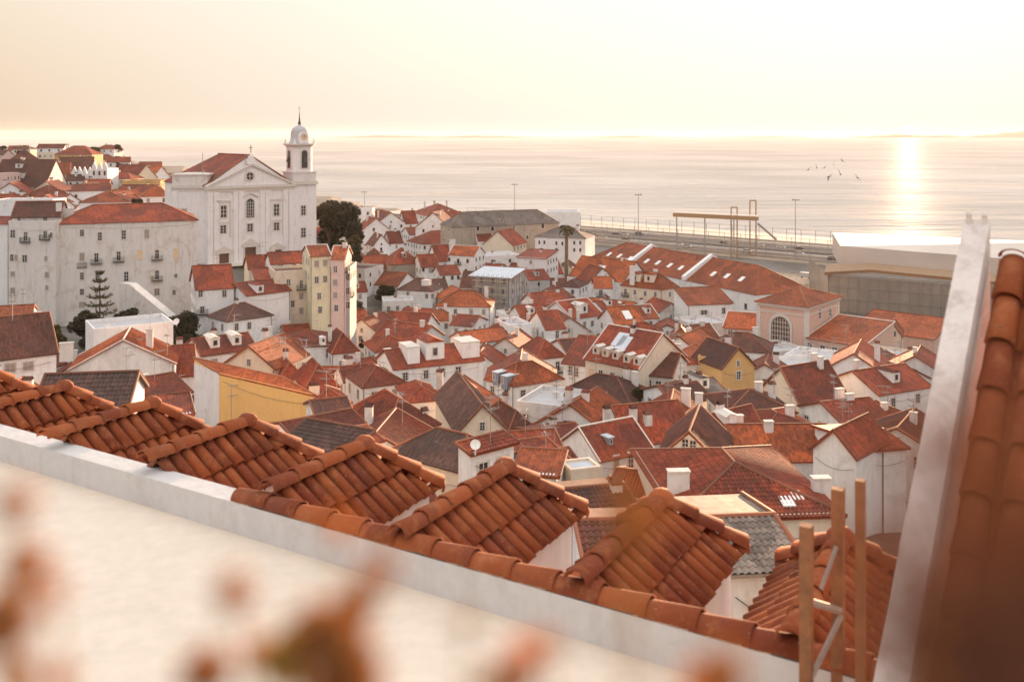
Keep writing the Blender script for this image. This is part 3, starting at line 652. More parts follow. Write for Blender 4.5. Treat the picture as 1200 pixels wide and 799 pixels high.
H('strip roof house', 'house with flat looking red roof strip behind the long range', (480, 275), (507, 273), 12, 'p', 266, Y=440, w=(2, 1))
H('ochre gable ruin', 'old ochre gabled house below the dark trees', (427, 309), (458, 304), 10, 'h', 291, Y=370, wm='ochre', rm='brown', w=(1, 1))
H('bare stone house', 'bare grey stone walled house with dark red roof', (430, 315), (458, 311), 11, 'p', 299, Y=350, wm='stone', pw=[(440, 329), (452, 325)], w=None)
H('tall stone house', 'tall bare stone walled house with small dormer and one window', (458, 310), (493, 306), 11, 'h', 290, Y=348, wm='stone', pw=[(468, 324)], dm=[(474, 302, 5, 5, 'w')])
H('red slope house', 'white house with steep red roof below the long range', (494, 313), (514, 311), 10, 'p', 298, Y=345, pw=[(505, 317, 's', 2, 1.8), (496, 316)])
H('red side slope', 'dark red roof sloping left beside the three window house', (512, 306), (530, 300), 11, 'p', 287, Y=365, w=(1, 1), chp=[(530, 281, 7)], ch=0)
H('three window house', 'white two storey house with bright orange roof and three windows', (526, 298), (556, 303), 9, 'p', 288, Y=352, rm='orange', pw=[(526.5, 304), (537, 306, 'b', 1.2, 2), (548, 306), (532, 317), (546, 317.5)], verge=M_trim, ch=0)
H('low terrace house', 'low white terrace house with small red roof below three window house', (516, 322), (539, 319), 8, 'p', 311, Y=328, pw=[(520, 326), (530, 325.5), (537, 325)], ch=0)
H('white stepped block', 'white flat roofed block right of the three window house', (566, 302), (609, 296), 12, 'f', Y=370, w=(2, 1), ch=2)
H('white party wall', 'bare white stepped party wall block before the cream villa left', (606, 301), (640, 318), 12, 's', 300, Y=345, w=(1, 1), ch=1, rh=1.5)
H('beige gable', 'beige gabled house in front of the stone warehouse', (566, 286), (601, 288), 14, 'x', 271, Y=395, wm='cream', w=(0, 0), ch=0)
H('red wedge roof', 'small red roof with white side before the stone warehouse', (560, 282), (578, 275), 9, 'p', 267, Y=402, w=(0, 0), verge=M_trim)
H('dark spotted roof', 'white cottage with blackish roof and white dormer', (466, 339), (506, 341), 9, 'h', 326, Y=300, rm='dark', pw=[(478, 345), (500, 347), (507, 347)], dm=[(498, 335, 9, 6, 'b')])
H('black lean roof', 'white cottage with dark lean roof right of spotted roof cottage', (508, 343), (526, 336), 8, 'p', 327, Y=310, rm='dark', w=(1, 1))
H('little left cottage', 'little white cottage with red roof at foot of the tall pink house', (413, 342), (430, 337), 7, 'p', 330, Y=298, w=(1, 1))
H('white roof terrace', 'white roof terrace house with clutter on top', (449, 355), (484, 354), 8, 'f', Y=280, w=(3, 1), ch=2, wm='white2')
H('centre tent roof', 'house with broad orange red tent roof left of the scaffolded building', (511, 358), (575, 359), 11, 'h', 340, Y=272, rm='orange', w=(4, 1), chp=[(534, 345, 5)], ch=1)
H('small hip under tent', 'small orange hip roof below the broad tent roof', (508, 376), (538, 371), 8, 'h', 362, Y=250, rm='orange', w=(1, 1))
H('left slope roof', 'white house with brick red roof and pale verge in left centre', (405, 388), (434, 382), 10, 'p', 363, Y=238, w=(2, 1), ch=2)
H('long back roof', 'long red roof with plain white wall below it left of centre', (447, 385), (496, 388), 10, 'p', 366, Y=238, w=(0, 0), ch=1)
H('upper back roof', 'red roof behind the long plain walled house', (466, 372), (500, 374), 10, 'p', 361, Y=262, w=(0, 0), ch=1)
H('plane roof house', 'white house with single bright red roof plane left of white tower', (528, 380), (553, 384), 9, 'p', 369, Y=245, w=(2, 1), chp=[(528, 368, 3)], ch=0)
H('hat roof house', 'white house with red hat shaped roof right of the red plane roof', (565, 388), (600, 390), 9, 'h', 376, Y=230, w=(1, 1))
H('patched white house', 'white house with orange roof, skylight and grey wall patch', (548, 402), (598, 396), 8, 'p', 386, Y=212, rm='orange', w=(1, 1), sk=[(550, 397, 1.6, 1)], ch=0)
H('white tall block', 'tall bare white block with narrow paired windows', (597, 384), (623, 377), 9, 'f', Y=226, pw=[(608, 396, 'g', .8, 1.6), (612, 396, 'g', .8, 1.6), (606, 410), (614, 409)], ch=1)
H('roof behind dormers', 'dark red roof behind the white house with square dormers', (440, 412), (482, 406), 9, 'h', 391, Y=196, w=(0, 0), ch=1)
H('square dormer house', 'long white house with four dark windows and boxy white dormers', (462, 432), (566, 421), 9, 'p', 405, Y=162, pw=[(475, 441, 'g', 1.2, 1.5), (499, 438.5, 'g', 1.2, 1.6), (518, 436.5, 'g', 1.3, 1.7), (537, 434.5, 'g', 1.3, 1.7), (538, 456, 'g', 1.3, 1.5)], dm=[(485, 426, 15, 19, 'b'), (510, 421, 23, 20, 'g'), (552, 419, 22, 18, 'b')], ch=0, chp=[(454, 409, 8)])
H('slate dormer house', 'white corner house with orange hip roof and blue grey dormers', (570, 444), (602, 457), 8, 'h', 424, Y=156, L=(626, 436), rm='orange', w=(2, 1), ws=(3, 1), ch=1, dm=[(579, 448, 9, 12, 'm'), (589, 452.5, 9, 12, 'm')])
H('little pyramid roof', 'small white house with pyramid red roof and tall antenna', (425, 453), (475, 447), 8, 'h', 428, Y=142, ch=0, w=(2, 1), an=[(450, 424, 447)])
H('brick chimney house', 'white house with red roof and rough pale chimney', (478, 470), (517, 467), 8, 'h', 449, Y=130, chp=[(489, 459, 15)], ch=0, w=(1, 1), ribs=1)
H('big centre hip', 'low white walled house with large ribbed red hip roof', (450, 512), (514, 489), 10, 'h', 461, Y=104, L=(407, 480), w=(0, 0), ws=(0, 0), chp=[(475, 490, 8, .2), (497, 481, 8, .3)], ch=0, ribs=1, an=0)
H('brown gable house', 'cream gabled house with dark brown steep roof in the centre', (536, 506), (594, 502), 16, 'x', 474, Y=112, rm='dark', wm='cream', w=(1, 1), ws=(0, 0), ch=0, ribs=1, an=[(552, 486, 512), (574, 470, 500)])
H('right of brown gable', 'small dark red roof tucked right of the brown gabled house', (598, 501), (622, 498), 8, 'h', 475, Y=122, rm='brown', w=(1, 1), ribs=1)
H('antenna rib roof', 'pinkish house with dark ribbed roof behind fourth foreground roof', (455, 528), (553, 554), 6, 'h', 505, Y=86, rm='dark', wm='cream', w=(0, 0), ws=(0, 0), ch=0, ribs=2, an=[(514, 515, 560)])
H('tile capped wall', 'tall white wall house with tile cap and satellite dish', (553, 530), (602, 517), 1.5, 's', 508, Y=68, w=(2, 1), ws=(0, 0), ch=0, an=1, dishes=[(557, 521, 6)], rh=.35, ribs=2)
H('long red back roof', 'low house with long red roof right of the tile capped wall', (603, 528), (657, 524), 6, 'p', 504, Y=88, w=(0, 0), ch=0, ribs=1)
H('low orange slope', 'low orange roof right of the tile capped wall', (604, 553), (652, 556), 4, 's', 533, Y=72, rm='orange', w=(0, 0), ws=(0, 0), ch=0, ribs=2, an=0)
H('ornament chimney roof', 'red roof with white ornamental chimney', (645, 556), (683, 546), 6, 'p', 527, Y=78, w=(0, 0), chp=[(649, 548, 8, .1)], ch=0, ribs=1)
H('awning house', 'small house with flat grey awning roof above barred windows', (669, 553), (704, 549), 2.2, 'f', Y=74, w=(3, 1), ws=(0, 0), ch=0, an=0, rm='tarp', ww=1, fs=3, wm='cream', flatpar=.2)
H('stepped small roofs', 'white house with red roof and glass bay in the centre', (640, 545), (668, 541), 5, 's', 530, Y=76, w=(1, 1), ch=0, ribs=1, wm='white2')
# right of centre
H('left of villa hip', 'orange hip roof behind the scaffolded building', (625, 303), (665, 302), 12, 'h', 295, Y=388, rm='orange', w=(2, 1))
H('slanted roof house', 'narrow red slanting roof left of the long warehouse', (641, 321), (660, 316), 10, 'p', 302, Y=352, w=(1, 1), verge=M_trim)
H('broad orange house', 'white house with broad orange roof before the long warehouse', (668, 322), (731, 332), 13, 'p', 303, Y=335, rm='orange', w=(2, 1), ch=2, sk=[(704, 316, 2.5)])
H('round gable house', 'white gabled house between broad orange roof and cream villa', (688, 333), (724, 330), 9, 'x', 314, Y=318, w=(2, 1))
H('brown brow house', 'small white house with brown hip roof and two windows', (655, 335), (678, 337), 9, 'h', 327, Y=308, rm='brown', pw=[(660, 341), (671, 342)])
H('orange cube house', 'small white house with square orange roof left of the cream villa', (697, 337), (717, 337), 8, 'p', 324, Y=300, rm='orange', pw=[(704, 343, 'b', 1.4, 2)])
H('cream villa', 'cream three storey villa with mansard dormers and orange roof', (728, 334), (776, 339), 10, 'h', 319, Y=298, L=(747, 331), wm='cream', rm='orange', pw=[(733, 342, 'b', 1.2, 2.2), (744, 342.5), (756, 344), (768, 345), (744, 357), (757, 358.5), (768, 360), (744, 372), (757, 373)], side_pw=('R', [(785, 345), (795, 343.5), (785, 359), (795, 357.5)]), dm=[(744, 330, 13, 9, 'g'), (760, 331, 13, 9, 'g')], chp=[(741, 312, 6), (768, 316, 5)], ch=0, an=0)
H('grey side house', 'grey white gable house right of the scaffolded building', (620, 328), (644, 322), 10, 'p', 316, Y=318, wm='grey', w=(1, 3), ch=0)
H('under scaffold roofs', 'broad red roof right of the scaffolded building', (628, 358), (668, 352), 10, 'p', 342, Y=275, w=(1, 1), ch=1)
H('white twin gable', 'white three storey gable house with bright red roof and dormer', (671, 373), (706, 368), 13, 'p', 351, Y=252, L=(634, 367), rm='red', pw=[(685, 380), (694, 379), (686, 397), (694, 395)], side_pw=('L', [(650, 366), (664, 383), (664, 399), (650, 385)]), dm=[(685, 367, 12, 10, 'w')], ch=0, verge=M_trim)
H('step roof house', 'white house with strip of dark red roof left of twin gable', (640, 386), (662, 381), 10, 'p', 364, Y=228, pw=[(653, 392, 'g', 1.1, 2), (664, 397)], ch=1)
H('white skylight cluster', 'low white house with slim red roof in the dense middle', (612, 374), (640, 370), 9, 'p', 357, Y=252, w=(2, 1), ch=2)
H('flat white cluster', 'low white flat house with chimneys in the dense middle', (595, 372), (614, 368), 8, 'f', Y=258, w=(2, 1), ch=3)
H('skylight row house', 'orange roofed house with bright skylight right of twin gable', (722, 380), (754, 375), 9, 'p', 359, Y=242, rm='orange', w=(2, 1), sk=[(735, 369, 2)])
H('striped roof house', 'orange roofed house with white verges below the cream villa', (754, 373), (772, 369), 9, 'p', 357, Y=250, rm='orange', w=(1, 1), verge=M_trim, ch=1)
H('villa side shed', 'low white outbuilding right of the twin gable house', (706, 362), (728, 360), 8, 'p', 352, Y=268, w=(1, 1), ch=2)
H('red court roof', 'white house with plain red roof left of five dormer house', (630, 420), (662, 413), 9, 'h', 396, Y=186, w=(2, 1), ch=0)
H('dark back roof', 'dark red roof behind the five dormer house left', (664, 412), (686, 404), 8, 'p', 397, Y=200, rm='brown', w=(0, 0))
H('steep red lean roof', 'white house with steep red roof beside the five dormer house', (660, 425), (687, 431), 9, 's', 404, Y=168, pw=[(669, 434, 'g', 1.2, 1.8), (675, 436, 'g', 1.2, 1.8)], ch=0, rh=3)
H('five dormer house', 'tall cream house with five white dormers in its red roof', (686, 419), (748, 436), 12, 'p', 385, Y=152, wm='cream', pw=[(693, 437, 'l'), (704, 440, 'g', 1, 2), (717.5, 443, 'g', 1, 2), (731, 447, 'g', 1, 2), (693, 462, 'g', 1, 2), (704, 465, 'b', 1, 2.1), (718, 470, 'g', 1, 2), (731, 473, 'g', 1, 2)], dm=[(698, 415, 9, 9, 'w'), (709, 418, 9, 9, 'w'), (721, 421, 9, 9, 'w'), (734, 425, 9, 9, 'w'), (746, 428, 9, 9, 'w')], sk=[(727, 398, 2.0, 1), (731, 402, 2.0, 1)], chp=[(742, 384, 5)], ch=0, ws=(1, 1), an=0, verge=M_trim)
H('dark terrace roof', 'old house with broad dark roof and plants on its terrace', (746, 437), (787, 443), 10, 'p', 412, Y=148, rm='brown', wm='old', w=(4, 1), ch=2, dishes=[(781, 457, 7)])
H('villa lower left', 'low white house with orange roof behind the dark terrace roof', (785, 398), (810, 399), 8, 'h', 382, Y=218, rm='orange', w=(2, 1))
H('two tone cottage', 'white cottage with tiny orange roof beside the pink station', (818, 396), (842, 392), 8, 'p', 379, Y=232, rm='orange', w=(1, 1), verge=M_trim)
H('white low cottage', 'low white cottage left of the tiny orange roofed cottage', (806, 404), (826, 399), 7, 'p', 391, Y=215, w=(1, 1))
H('ochre gable house', 'ochre gabled house with dark roof right of the dark terrace', (846, 431), (884, 423), 9, 'x', 407, Y=166, wm='ochre', rm='brown', w=(1, 1), ws=(0, 0))
H('flat ochre block', 'flat ochre walled block beside the ochre gabled house', (818, 421), (845, 424), 7, 'f', Y=172, wm='ochre', rm='brown', w=(0, 0), ch=0)
H('red between ochre', 'broad dull red roof left of the ochre block', (786, 428), (818, 424), 9, 'h', 409, Y=170, w=(1, 1), wm='old')
H('skylight gable', 'small grey gable house with light metal roof in right centre', (812, 463), (850, 456), 7, 'p', 444, Y=140, rm='grey', w=(1, 1), ribs=0)
H('dark roof strip', 'dark red roofed house above the twin white chimneys', (790, 472), (834, 466), 8, 'p', 449, Y=132, rm='brown', w=(0, 0), ribs=1)
H('twin chimney house', 'white gable house with red roof and two tall white chimneys', (736, 520), (812, 512), 8, 'p', 472, Y=108, w=(0, 0), ws=(0, 0), chp=[(711, 478, 8, .15), (742, 478, 8, .2), (759, 485, 9, .2)], ch=0, ribs=1, an=0)
H('blue dormer house', 'white house with red roof and small blue grey dormer', (704, 538), (764, 525), 7, 'p', 494, Y=100, pw=[(739, 540, 'g', .9, 2), (722, 543, 's', .9, 1.8)], dm=[(716, 522, 7, 9, 'm')], ch=0, ribs=1, verge=M_trim, an=0)
H('left court roof', 'flat red roof left of the blue dormer house', (640, 520), (690, 512), 7, 'p', 499, Y=112, w=(1, 1), ribs=1, ch=1)
H('barge gable house', 'pale gabled house with dark bargeboard and two attic windows', (770, 536), (846, 543), 9, 'x', 505, Y=92, pw=[(803, 521, 'g', .8, 1.3), (812, 523, 'g', .8, 1.3)], ws=(0, 0), ch=0, ribs=1, rm='brown')
H('large gabled roof', 'large house with deep red roof right of bargeboard gable', (843, 519), (896, 505), 9, 'p', 480, Y=106, L=(811, 498), w=(1, 1), ch=1, ribs=1)
H('dull red range', 'long dull red roofed range in the orange light', (852, 484), (932, 482), 9, 'h', 456, Y=124, rm='brown', w=(3, 1), wm='cream', ribs=1, ch=2)
H('valley roof', 'red roof with pale chimneys below the dull red range', (896, 505), (960, 500), 8, 'h', 482, Y=110, w=(2, 1), chp=[(942, 500, 14)], wm='cream', ribs=1)
H('big gabled slope', 'big gabled house with wide red roof below the pink station', (938, 474), (993, 464), 12, 'p', 426, Y=138, L=(894, 452), w=(1, 1), wm='cream', ch=2)
H('pale gable by station', 'pale gabled house right below the pink station building', (969, 430), (1033, 436), 12, 'x', 414, Y=165, w=(0, 0), ch=1)
H('red by pale gable', 'red roof right of the pale gable near the white pillar', (1030, 462), (1090, 452), 10, 'p', 430, Y=145, w=(2, 1), ch=1)
H('lower right roof', 'low red roofed house among the houses before the white pillar', (990, 498), (1045, 492), 9, 'p', 468, Y=118, w=(2, 1), ch=2, ribs=1)
H('small white gable', 'small white gabled house in front of the lower red roofs', (953, 523), (1003, 541), 7, 'x', 503, Y=92, w=(0, 0), ws=(0, 0), ch=0, ribs=1)
H('right edge terrace', 'pale terrace house with red roof before the white pillar', (1006, 528), (1062, 524), 8, 'p', 506, Y=92, w=(0, 0), ribs=1, ch=1)
H('far right red', 'red hip roof close to the white pillar', (1040, 498), (1085, 495), 9, 'h', 474, Y=120, w=(1, 1), ribs=1)
H('huge orange roof', 'very large low orange red roof with three skylights', (795, 606), (985, 600), 13, 'h', 534, Y=60, w=(0, 0), ws=(0, 0), sk=[(874, 563, .7), (922, 588, .8), (933, 581, .7)], chp=[(795, 552, 24, .25), (862, 590, 20, .05), (962, 560, 20, .3)], ch=0, ribs=2, an=0, wm='cream', dishes=[(873, 593, 9)])
H('red lean strip', 'narrow red roof left of the square tile capped chimney', (716, 574), (780, 582), 5, 'p', 553, Y=70, w=(0, 0), ws=(0, 0), ch=0, ribs=2, an=0)
H('low dark red roofs', 'low dark red roof between the fifth and sixth foreground roofs', (668, 603), (745, 596), 5, 'p', 572, Y=54, rm='brown', w=(0, 0), ws=(0, 0), ribs=2, an=0, chp=[(722, 566, 12)], ch=0)
H('stained wall house', 'house with grey brown ribbed roof and stained pale wall', (856, 668), (942, 664), 7, 'p', 606, Y=35, rm='grey', wm='old', w=(0, 0), ws=(0, 0), ch=0, ribs=2, an=0)
H('gutter court house', 'low red house between fifth foreground roof and stained wall', (690, 655), (800, 652), 5, 'p', 612, Y=38, rm='brown', w=(0, 0), ws=(0, 0), ch=0, ribs=2, an=0)
# left distance
H('broad hillside roof', 'hillside house with very broad orange roof and roof dormers at far left', (-12, 219), (52, 219), 22, 'p', 187, Y=425, rm='brown', wm='old', pw=[(15, 224), (26, 223.5), (43, 225, 'g', 1.5, 2.5)], dm=[(22, 197, 8, 5, 'g'), (23, 209, 10, 6, 'g')], ch=2, an=0)
H('pink hillside wall', 'pale pink house at the far left picture edge', (-10, 205), (7, 205), 12, 'f', Y=415, wm='pink', w=(1, 1), ch=0, an=0)
H('white band house', 'long low white house behind the large white apartment building', (-5, 236), (62, 236), 10, 'f', Y=330, w=(0, 0), ws=(0, 0), ch=1, an=0)
H('brown crest roof', 'pale house with small brown roof on the far hillside', (12, 187), (43, 183), 14, 'h', 175, Y=560, rm='brown', wm='cream', w=(3, 1))
H('gold lit range', 'cream range catching light on the far hillside', (43, 180), (63, 178), 12, 'f', Y=580, wm='cream', w=(3, 2), ch=2)
H('red crest roof', 'house with red hip roof and ochre end wall on the hill crest', (64, 181), (108, 181), 16, 'h', 171, Y=600, wm='ochre', w=(5, 1), ch=2)
H('dark crest roof', 'dark red roof below the hill crest', (70, 200), (110, 196), 14, 'p', 184, Y=540, rm='brown', w=(3, 1))
H('orange middle roof', 'cream house with orange roof left of the ornate gables', (48, 205), (82, 203), 14, 'p', 191, Y=490, rm='orange', wm='cream', w=(4, 1))
H('cliff red roofs', 'cluster house with red roof beyond the ornate gables', (128, 209), (158, 212), 16, 'p', 193, Y=510, w=(2, 1), wm='cream', ch=2)
H('cliff end roof', 'last red roofed house before the water on the left hill', (150, 208), (178, 211), 14, 'p', 195, Y=530, rm='orange', w=(3, 1), ch=2)
H('ochre block', 'flat yellow ochre block left of the church', (143, 213), (188, 213), 12, 'f', Y=470, wm='ochre', pw=[(166, 218, 'g', 1.4, 2)], ch=1, rm='brown')
H('low red behind', 'white house with low red roof below the ornate gables', (84, 224), (130, 223), 13, 'p', 216, Y=400, pw=[(89, 230)], ch=0)
H('pyramid behind block', 'pyramid red roof showing over the large white apartment building', (93, 237), (152, 236), 16, 'h', 224, Y=330, w=(2, 1), ch=0, rm='orange')
H('domed little roof', 'small white house with rounded red hip roof left of the church', (166, 230), (200, 229), 12, 'h', 217, Y=345, rm='orange', w=(2, 1), ch=0)
H('shore scrub house', 'brown roofed house on the far left shore', (180, 207), (200, 209), 12, 'h', 203, Y=600, rm='brown', wm='cream', w=(2, 1))
H('left edge strip', 'white house sliver at the left edge beside the apartment building', (-40, 262), (9, 262), 10, 'p', 254, Y=222, w=(0, 0), ws=(0, 0), ch=0, an=0)
# ------------------------------------------------------------------ big buildings
def fbox(mb, A, e, s0, s1, y0, y1, z0, z1):
    """box in a facade frame: A origin (world), e along, y inward"""
    n = Vector((-e.y, e.x, 0)); c = A + e * (s0 + s1) / 2 + n * (y0 + y1) / 2
    mb.box((c.x, c.y, (z0 + z1) / 2), abs(s1 - s0), abs(y1 - y0), abs(z1 - z0), e)
def onplane(A, e, x, y):
    nn = Vector((e.y, -e.x, 0)); ray = at(x, y, 1) - Vector((0, 0, CZ)); k = nn.dot(A - Vector((0, 0, CZ))) / nn.dot(ray); return Vector((0, 0, CZ)) + ray * k
def arch(w_, h_, y0, y1, n=10):
    """arched panel profile prism, local x/z with y depth, bottom centre at origin"""
    pts = [(-w_ / 2, 0), (w_ / 2, 0), (w_ / 2, h_ - w_ / 2)] + [(w_ / 2 * math.cos(math.pi * i / n), h_ - w_ / 2 + w_ / 2 * math.sin(math.pi * i / n)) for i in range(1, n)] + [(-w_ / 2, h_ - w_ / 2)]
    m_ = MB(); a = [Vector((x, y0, z)) for x, z in pts]; b = [Vector((x, y1, z)) for x, z in pts]
    m_.face(a); m_.face(b[::-1])
    for i in range(len(pts)): j = (i + 1) % len(pts); m_.face([a[i], b[i], b[j], a[j]])
    return m_
def put(mbl, name, mat, root, P, e):
    o = mbl.build(name, mat, root); o.location = Vector(P) - root.location; o.rotation_euler = (0, 0, math.atan2(e[1], e[0])); return o
# --- the apartment building on the left
a = at(66, 262, 221); b = atz(231, 256, a.z); e = (b - a).normalized(); Lb = (b - a).length
# left wing continues in the same plane direction, a little forward
root, P, ze, zr = H('large white apartment building', 'large weathered white apartment building with many windows left of the church', (66, 262), (231, 257), 15, 'h', 239, Y=221, wm='old', rm='red', w=(0, 0), ws=(1, 3), ch=0, an=0, chp=[(81, 245, 10, .15)], name='apartment_building', cat='apartment building',
  pw=[(96, 273, 'g', 1.2, 1.7), (117, 277, 'g', 1.2, 2.2), (145, 275, 'g', 1.3, 2.4), (172, 274, 's', 1.3, 2.4),
      (96, 301, 's', 1.3, 2.2), (113, 302, 'b', 1.2, 2.4), (139, 300, 'b', 1.2, 2.4), (164, 298.5, 'l', 1.3, 2.3), (184, 298, 'b', 1.2, 2.4), (206, 297, 'l', 1.2, 2.4),
      (96, 323.5, 'g', 1.1, 1.9), (114, 324, 'g', 1.1, 1.9), (148, 324, 'g', 1.3, 2.6), (184, 322, 'b', 1.2, 2.4), (206, 323, 'g', .9, 1),
      (96, 342, 'g', 1.2, 1.6), (113, 340, 'g', 1.1, 1.4), (184, 342, 'g', 1.6, 1.8), (204, 342.5, 'g', 1, 1.3), (96, 357, 's', 1.6, 1.6)], fs=4)
for x, y in ((164, 304), (206, 302), (96, 307)):
    q = onplane(at(66, 262, 221), e, x, y + 6); inst('balcony', ME_B, root, Vector(q) - root.location + Vector((0, 0, 0)), math.atan2(e.y, e.x), (1.25, 1, 1))
H('apartment wing', 'left wing of weathered white apartments with two attic terraces', (10, 262), (65.5, 262), 14, 'f', Y=219.5, wm='old', w=(0, 0), ws=(0, 0), ch=0, an=0, name='apartment_wing', cat='apartment building', rm='brown',
  pw=[(15, 274, 'g', 1.5, 2), (30, 277, 'b', 1.1, 2.3), (53, 275, 'b', 1.1, 1.9), (60, 275.5, 'g', .8, 1.3), (14, 302, 'g', 1.1, 1.7), (19, 302, 's', .9, 1.6), (29, 303, 'g', 1.5, 1.8), (54, 303, 's', .8, 1.3), (15, 321, 's', 1.2, 1.3), (55, 322, 's', 1.1, 1.5), (55, 337, 's', .8, 1.2), (15, 342, 's', 1.4, 2.2)])
H('apartment attic', 'attic storey with orange brown roof over the left apartment wing', (14, 254), (70, 253), 9, 'p', 236, Y=223, wm='old', rm='brown', w=(0, 0), ws=(0, 0), ch=0, an=0, chp=[(69, 238, 6, .3)], pw=[(22, 257, 'g', 1, 1), (53, 257, 'g', 1.2, 1)], bz=39, name='attic_storey', cat='attic storey')
# stair ramp in front
P0 = at(140, 332, 213); P1 = at(198, 371, 208); mb = MB()
e2 = (Vector((P1.x - P0.x, P1.y - P0.y, 0))).normalized(); zz = ground(P0.x, P0.y) - 3
q = [P0, P0 + e2 * 2.6, Vector((P1.x, P1.y, P1.z))]
nn = Vector((-e2.y, e2.x, 0)) * 2.2
fr = [Vector((P0.x, P0.y, zz)), Vector((P1.x, P1.y, zz)), P1, q[1], P0]; bk = [p + nn for p in fr]
mb.face(fr); mb.face(bk[::-1])
for i in range(5): mb.face([fr[i], bk[i], bk[(i + 1) % 5], fr[(i + 1) % 5]])
st = mb.build('stair_ramp', WM['old'], org=(P0.x, P0.y, zz)); tag(st, 'weathered outside stair ramp against the large white apartment building', 'outside stair')
# --- church
A = at(243, 219, 285); B = atz(344, 215.6, A.z); e = (B - A).normalized(); n = Vector((-e.y, e.x, 0)); LF = (B - A).length; zc = A.z; zg = 22.0
ctr = A + e * LF / 2 + n * 15
ch = empty('church', (ctr.x, ctr.y, zg), 'white baroque church with pediment facade, red roof and one domed bell tower', 'church')
FOOT.append((ctr.x, ctr.y, 21, 'white church', 300)); FOOT.append((A.x - 5, A.y + 8, 12, 'white church', 300)); FOOT.append((B.x + 6, B.y + 8, 8, 'white church', 300))
CH = WM['church']; org = ch.location
m_ = MB(); fbox(m_, A, e, 0, LF, 0, 1.2, zg - 3, zc - 1.6); m_.build('facade_wall', CH, ch, org)
m_ = MB(); apex = onplane(A, e, 295.5, 193); ha = apex.z
tri = [A + e * 0 + Vector((0, 0, .02)), B + Vector((0, 0, .02)), Vector((A + e * LF / 2).to_tuple()) + Vector((0, 0, ha - zc))]
tb = [p + n * 1.2 for p in tri]; m_.face(tri); m_.face(tb[::-1])
for i in range(3): m_.face([tri[i], tb[i], tb[(i + 1) % 3], tri[(i + 1) % 3]])
m_.build('pediment', CH, ch, org)
m_ = MB(); up = Vector((0, 0, 1))
fbox(m_, A, e, -.5, LF + .5, -.7, 1.2, zc - .75, zc); fbox(m_, A, e, -.3, LF + .3, -.35, 1.2, zc - 1.6, zc - .75)
m_.build('cornice', M_trim, ch, org)
m_ = MB()
for s0 in (A - e * .6, B + e * .6):
    p0 = s0 - n * .5 + up * .15; p1 = tri[2] - n * .5 + up * .35
    for k in range(1):
        d = (p1 - p0); m_.face([p0, p1, p1 + n * 1.9, p0 + n * 1.9]); m_.face([p0 - up * .6, p1 - up * .6, p1, p0]); m_.face([p0 - up * .6 + n * 1.9, p1 - up * .6 + n * 1.9, p1 + n * 1.9, p0 + n * 1.9])
m_.build('raking_cornice', M_trim, ch, org)
# nave roof, ridge running back
m_ = MB(); zr_ = ha + 2.8; ra = A + e * LF / 2 + n * 1.3; rb_ = ra + n * 24; ze_ = zc + .2
V = lambda p, z: Vector((p.x, p.y, z))
a0, a1 = V(A + n * 1.3 - e * .5, ze_), V(A + n * 36 - e * .5, ze_); b0, b1 = V(B + n * 1.3 + e * .5, ze_), V(B + n * 36 + e * .5, ze_)
tile_plane(m_, a1, a0, V(ra, zr_), V(rb_, zr_), .3); tile_plane(m_, b0, b1, V(rb_, zr_), V(ra, zr_), .3); tile_plane(m_, b1, a1, V(rb_, zr_), V(rb_, zr_), .3)
rfm = m_.build('roof', RM['red'], ch, org); m_ = MB(); m_.tube(V(ra, zr_ + .05), V(rb_, zr_ + .05), .25); m_.tube(a0, V(ra, zr_ + .05), .2); m_.tube(b0, V(ra, zr_ + .05), .2); m_.build('ridge_tiles', M_ridge, rfm, org)
m_ = MB(); m_.prism([(p.x, p.y) for p in (A + n * 1.2, B + n * 1.2, B + n * 35.5, A + n * 35.5)], zg - 3, zc); m_.face([V(A + n * 1.35, zc), V(B + n * 1.35, zc), V(ra + n * .05, zr_ - .2)]); m_.build('nave_wall', CH, ch, org)
# apex acroterion and cross
m_ = MB(); pk = tri[2] + n * .6; m_.box((pk.x, pk.y, ha + .9), 2.4, 1.1, 1.6, e); m_.box((pk.x, pk.y, ha + 2.1), 1.5, 1.0, .9, e); m_.tube(V(pk, ha + 2.5), V(pk, ha + 3.5), .45, .15)
ac = m_.build('gable_pedestal', CH, ch, org)
m_ = MB(); m_.box((pk.x, pk.y, ha + 4.6), .16, .16, 2.4, e); m_.box((pk.x, pk.y, ha + 5.0), 1.2, .15, .16, e); m_.build('cross', M_iron, ac, org)
# pilasters
for f_ in (.03, .10, .315, .375, .625, .685, .90, .97):
    m_ = MB(); s_ = f_ * LF; fbox(m_, A, e, s_ - .75, s_ + .75, -.28, 0, zg, zc - 1.62); fbox(m_, A, e, s_ - .9, s_ + .9, -.36, 0, zc - 2.6, zc - 1.63); m_.build('pilaster', CH, ch, org)
